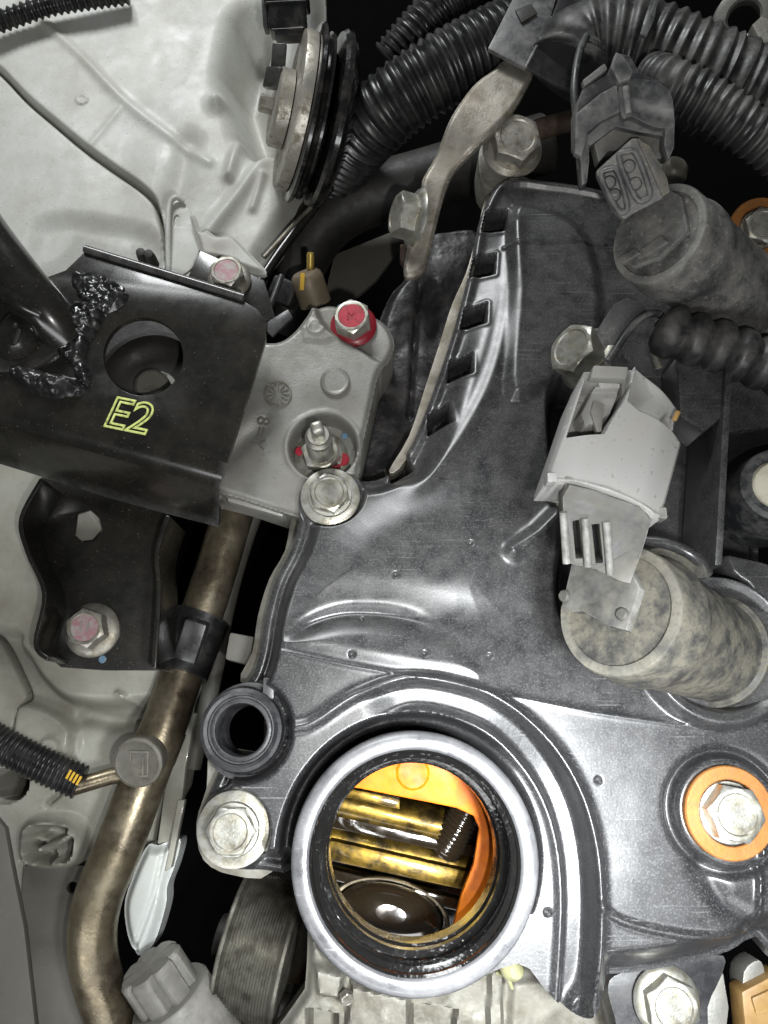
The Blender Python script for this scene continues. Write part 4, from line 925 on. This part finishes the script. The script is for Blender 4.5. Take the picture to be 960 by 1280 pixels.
# light grey connector
zg = 196
gp = [(731, 466), (735, 456), (744, 458), (752, 468), (757, 454), (785, 454), (790, 462), (799, 451), (832, 474), (861, 498), (856, 520), (853, 534), (861, 544), (850, 585), (840, 622), (831, 645), (818, 644), (812, 638), (782, 624), (752, 615), (722, 604), (697, 601), (685, 599), (686, 592), (704, 540), (722, 486)]
gpw = wp(gp, zg)
def f_grey(X, Y, e):
    q = lambda p: wp(p, zg)
    h = zg + 0.0 * X
    ax = q([(760, 620), (800, 470)]); n = unit(np.array([ax[1][1] - ax[0][1], -(ax[1][0] - ax[0][0])]))
    t_ = (X - ax[0][0]) * n[0] + (Y - ax[0][1]) * n[1]
    h -= 12 * (t_ / 70) ** 2 + 8 * ss(30, 70, np.abs(t_))
    fac = sd(q([(786, 500), (801, 440), (880, 490), (880, 545), (858, 545), (842, 532), (820, 520), (800, 512)]), X, Y); h += -13 * ss(1.2, -1.2, fac) - 6 * ss(0, -30, fac)
    win = sd(q([(713, 541), (738, 462), (752, 468), (757, 440), (786, 440), (788, 480), (778, 502), (766, 520), (755, 541)]), X, Y); h += -60 * ss(1.2, -1.6, win)
    lev = sd(q([(735, 500), (750, 470), (757, 448), (784, 448), (784, 480), (774, 504), (756, 516), (740, 520)]), X, Y); h += 30 * ss(1.2, -1.6, lev)
    pad = sd(q([(738, 474), (742, 452), (786, 452), (786, 474)]), X, Y); h += 8 * ss(1.5, -1.5, pad) * ss(1, -1, win)
    d, s = dl(q([(838, 520), (846, 512), (850, 525)]), X, Y); h += -9 * ss(6, 2, d)
    lip = sd(q([(680, 590), (700, 594), (760, 610), (820, 636), (835, 640), (830, 660), (680, 620)]), X, Y); h += 3 * ss(2, -2, lip)
    return h - 5 * ss(4, 0, e) ** 2
t = thing('grey_connector', 'light grey plastic plug on the tan dusty ignition coil', 'connector', W(770, 560, 120))
part('housing', hfield(gpw, f_grey, 1.1, 62), M['grey_plug'], t, 50)
part('latch_lever', slab([(738, 515), (742, 500), (756, 505), (752, 540), (746, 540)], zg - 30, 10, 1.5), M['grey_lever'], t)
part('lever_pad', slab([(742, 456), (786, 458), (783, 474), (738, 472)], zg + 1, 14, 2.5), M['grey_lever'], t)
part('broken_clip', box(4, 11, 5, frame(W(845, 520, zg - 2), dirv(0.2, 0, 1), dirv(1, 0.5, 0)), 1), M['amber'], t)
part('foot', box(10, 10, 20, frame(W(688, 600, zg - 12)), 2), M['grey_plug'], t)
part('foot', box(10, 12, 20, frame(W(824, 644, zg - 22)), 2), M['socket'], t)

c2, f2, ax2, L2, H2 = coil('grey dusty ignition coil below the black connector', (938, 378), -60, (822, 292), 110, 60, 66, 'coil2', None, None, None)
part('top_plate', onplane([(770, 286), (768, 318), (790, 334), (824, 322), (860, 288), (852, 246), (836, 236), (800, 262)], H2 + ax2 * 4, ax2, 10, 2.5), M['coil2'], c2)
part('step_bar', onplane([(772, 322), (794, 310), (799, 316), (777, 329)], H2 + ax2 * 8, ax2, 8, 1), M['coil2'], c2)
part('step_bar', onplane([(800, 312), (826, 294), (834, 302), (806, 320)], H2 + ax2 * 8, ax2, 8, 1), M['coil2'], c2)
n2 = dirv(-0.25, 0.3, 1); o2 = W(792, 225, 165)
part('socket', onplane([(744, 214), (790, 172), (800, 172), (828, 206), (836, 240), (826, 250), (790, 268), (780, 275), (766, 262)], o2, n2, 46, 4), M['coil2'], c2)
part('socket_side', onplane([(796, 172), (812, 182), (834, 222), (838, 240), (828, 246)], o2 + n2 * 4, n2, 40, 2), M['coil'], c2)
for pts in ([(752, 220), (762, 212), (772, 216), (784, 256), (778, 266), (768, 256)], [(774, 198), (784, 190), (796, 194), (812, 238), (806, 250), (794, 246)]):
    l_ = np.array([WP(x, y, o2 + n2 * 2, n2) for x, y in cat(pts, 5, True)])
    part('socket_ring', tube(np.vstack([l_, l_[:2]]), 3.6, 10, False), M['plug_black'], c2)
for (x_, y_) in ((762, 228), (768, 244), (786, 208), (794, 230)):
    part('socket_stud', lathe([(0, 5), (6, 4), (8, 0)], frame(WP(x_, y_, o2, n2), n2), 16), M['coil2'], c2)
# black connector on it
t = thing('black_connector', 'dusty black plug with wide latch on the grey ignition coil', 'connector', W(785, 150, 60))
n3 = dirv(-0.1, 0.2, 1); o3 = W(785, 140, 190)
K = lambda pts, up_=0, th=20, b=2.5, **k: onplane(pts, o3 + n3 * up_, n3, th, b, **k)
part('housing', K([(728, 112), (760, 92), (772, 66), (788, 70), (800, 92), (832, 104), (844, 150), (842, 172), (800, 165), (770, 158), (738, 182), (722, 176), (722, 132)], 0, 60, 4), M['plug_black'], t)
part('latch_frame', K([(719, 142), (750, 116), (772, 104), (776, 140), (752, 152), (736, 166), (728, 196), (718, 192)], 12, 20, 4), M['plug_black'], t)
part('latch_bridge', K(cat([(774, 108), (800, 98), (836, 112), (843, 152), (838, 160), (816, 158), (790, 146), (778, 146)], 3, True), 16, 22, 4), M['plug_black'], t)
part('side_arm', K([(832, 150), (844, 152), (843, 184), (836, 200), (830, 182)], 10, 30, 2), M['plug_black'], t)
part('side_arm', K([(722, 178), (736, 178), (737, 200), (734, 228), (727, 232), (726, 205)], 6, 20, 2), M['plug_black'], t)
part('finger_tab', K([(764, 84), (770, 64), (778, 68), (792, 88), (788, 98), (774, 104)], 22, 16, 4), M['plug_black'], t)
part('top_bar', K([(728, 100), (756, 78), (760, 86), (730, 108)], 10, 16, 2.5), M['plug_black'], t)
part('inner_block', K([(742, 178), (772, 156), (812, 162), (834, 178), (834, 196), (820, 200), (800, 182), (760, 190), (748, 204)], -14, 30, 3), M['socket'], t)
part('ridge', tube(np.array([WP(782, 108, o3 + n3 * 20, n3), WP(786, 142, o3 + n3 * 20, n3)]), 4, 10), M['plug_black'], t)
# bracket loop near leaning bolt
t = thing('loop_bracket', 'black plastic loop bracket above the light grey connector', 'bracket', W(780, 410, -40))
part('plate', slab([(738, 428), (768, 380), (784, 372), (802, 378), (812, 392), (786, 416), (762, 452)], 10, 10, 2.5, normal=dirv(-0.1, 0.2, 1)), M['cover_dark'], t)
part('loop', tube(path3([(760, 452, 8), (786, 414, 14), (804, 396, 26), (822, 392, 28), (834, 402, 20)]), 5, 14), M['plug_black'], t)
part('frayed_wire', tube(path3([(822, 400, 20), (824, 424, 10), (818, 440, 0), (824, 460, -10)]), 5, 10), M['coil'], t)
# tube end at the right
t = thing('tube_end', 'black tube end with cream core beside the cover stiffening rib', 'pipe', W(950, 640, -150))
ft = frame(W(958, 622, -70), dirv(-0.15, -0.25, 0.9))
part('sleeve', lathe([(34, 60), (42, 62), (48, 58), (50, 50), (54, 30), (56, -60)], ft, 56), M['plug_black'], t)
part('core', lathe([(0, 58), (30, 58), (34, 54), (34, 20)], ft, 40), M['cream'], t)

# ================================================================== PIPES AT THE LEFT
pp = [(325, 540, -345), (292, 640, -325), (268, 720, -312), (238, 810, -300), (208, 900, -285), (176, 985, -270), (148, 1060, -262), (122, 1125, -262), (115, 1185, -272), (130, 1250, -290), (165, 1340, -330)]
P = path3(pp); r_ = 29 * U(176, 985, -270)
t = thing('coolant_pipe', 'bent tarnished bronze coolant pipe running down beside the pale body', 'pipe', W(150, 1100, -320))
part('pipe', tube(P, r_, 40), M['bronze'], t)
part('clamp_sleeve', tube(path3([(255, 770, -305), (240, 805, -300), (226, 842, -293)]), r_ + 9, 32), M['corr'], t)
part('clamp_block', box(34, 62, 30, frame(W(240, 800, -258), dirv(0, 0, 1), dirv(0.95, 0.3, 0)), 4), M['corr'], t)
part('weld_collar', tube(path3([(205, 910, -285), (190, 948, -278)]), r_ + 1.2, 36), M['bronze'], t)
cpx = W(174, 952, -230); fc = frame(cpx, dirv(-0.05, -0.02, 1), RT)
cap = part('round_cap', lathe([(30, -50), (33, -20), (35, -4), (36, 2), (35, 6), (31, 8.5), (28, 7), (0, 7)], fc, 56), M['cap'], t)
for (bx, by, sx, sy) in ((2, 16, 30, 3), (15, -2, 3, 36), (8, -4, 3, 26), (10, -18, 12, 3), (-10, 8, 3, 12)):
    part('cap_mark', box(sx, sy, 2.5, shift(fc, bx, by, 7.5), 0.7), M['cap'], cap)
part('nipple', tube(path3([(165, 966, -262), (140, 970, -258), (112, 978, -250), (92, 984, -245)]), 12, 24), M['bronze'], t)
solo('thin_pipe', 'thin dim grey pipe beside the bronze coolant pipe', 'pipe', tube(path3([(335, 600, -380), (305, 680, -370), (283, 760, -360), (268, 840, -350), (240, 960, -360)]), 14, 20), M['taupe'])
ho = hose_thing('corrugated_drain_hose', 'black corrugated hose with yellow end mark on the pipe nipple', [(-60, 895, -225), (0, 930, -228), (50, 955, -236), (101, 978, -247)], 22, 6.6, 2.6)
t = ho
for k in range(4):
    part('yellow_mark', box(3.4, 13, 3, frame(W(86 + k * 4.2, 968 + k * 2.6, -212 - k * 1.5), dirv(0.1, -0.3, 1), dirv(0.9, 0.45, 0)), 0.8), M['yellow'], t)
# ribbed grey plug at the bottom
t = thing('ribbed_plug', 'faded grey ribbed plastic plug at the foot of the bronze pipe', 'plug', W(210, 1250, -290))
def fluted(R, n, depth, z0, z1, fr, seg=72):
    a = np.linspace(0, 2 * math.pi, seg, endpoint=False); r = R - depth * (np.abs(np.cos(a * n / 2)) ** 14)
    rows = [(r * 0.9, z0), (r, z0 + 5), (r, z1)]
    V = np.vstack([np.stack([np.cos(a) * q, np.sin(a) * q, np.zeros(seg) + z], 1) for q, z in rows] + [[[0, 0, z0]]]); F = []
    for i in range(2):
        for k in range(seg): F.append((i * seg + k, i * seg + (k + 1) % seg, (i + 1) * seg + (k + 1) % seg, (i + 1) * seg + k))
    for k in range(seg): F.append(((k + 1) % seg, k, 3 * seg))
    return ap(fr, V), F
fq = frame(W(186, 1205, -235), dirv(0.45, 0.8, -0.1), dirv(0.8, -0.5, 0.3))
part('fluted_cap', fluted(44, 7, 7, 0, 70, fq), M['taupe_plug'], t, 30)
part('body', lathe([(40, 50), (54, 52), (57, 56), (57, 150), (0, 150)], fq, 56), M['taupe_plug'], t)
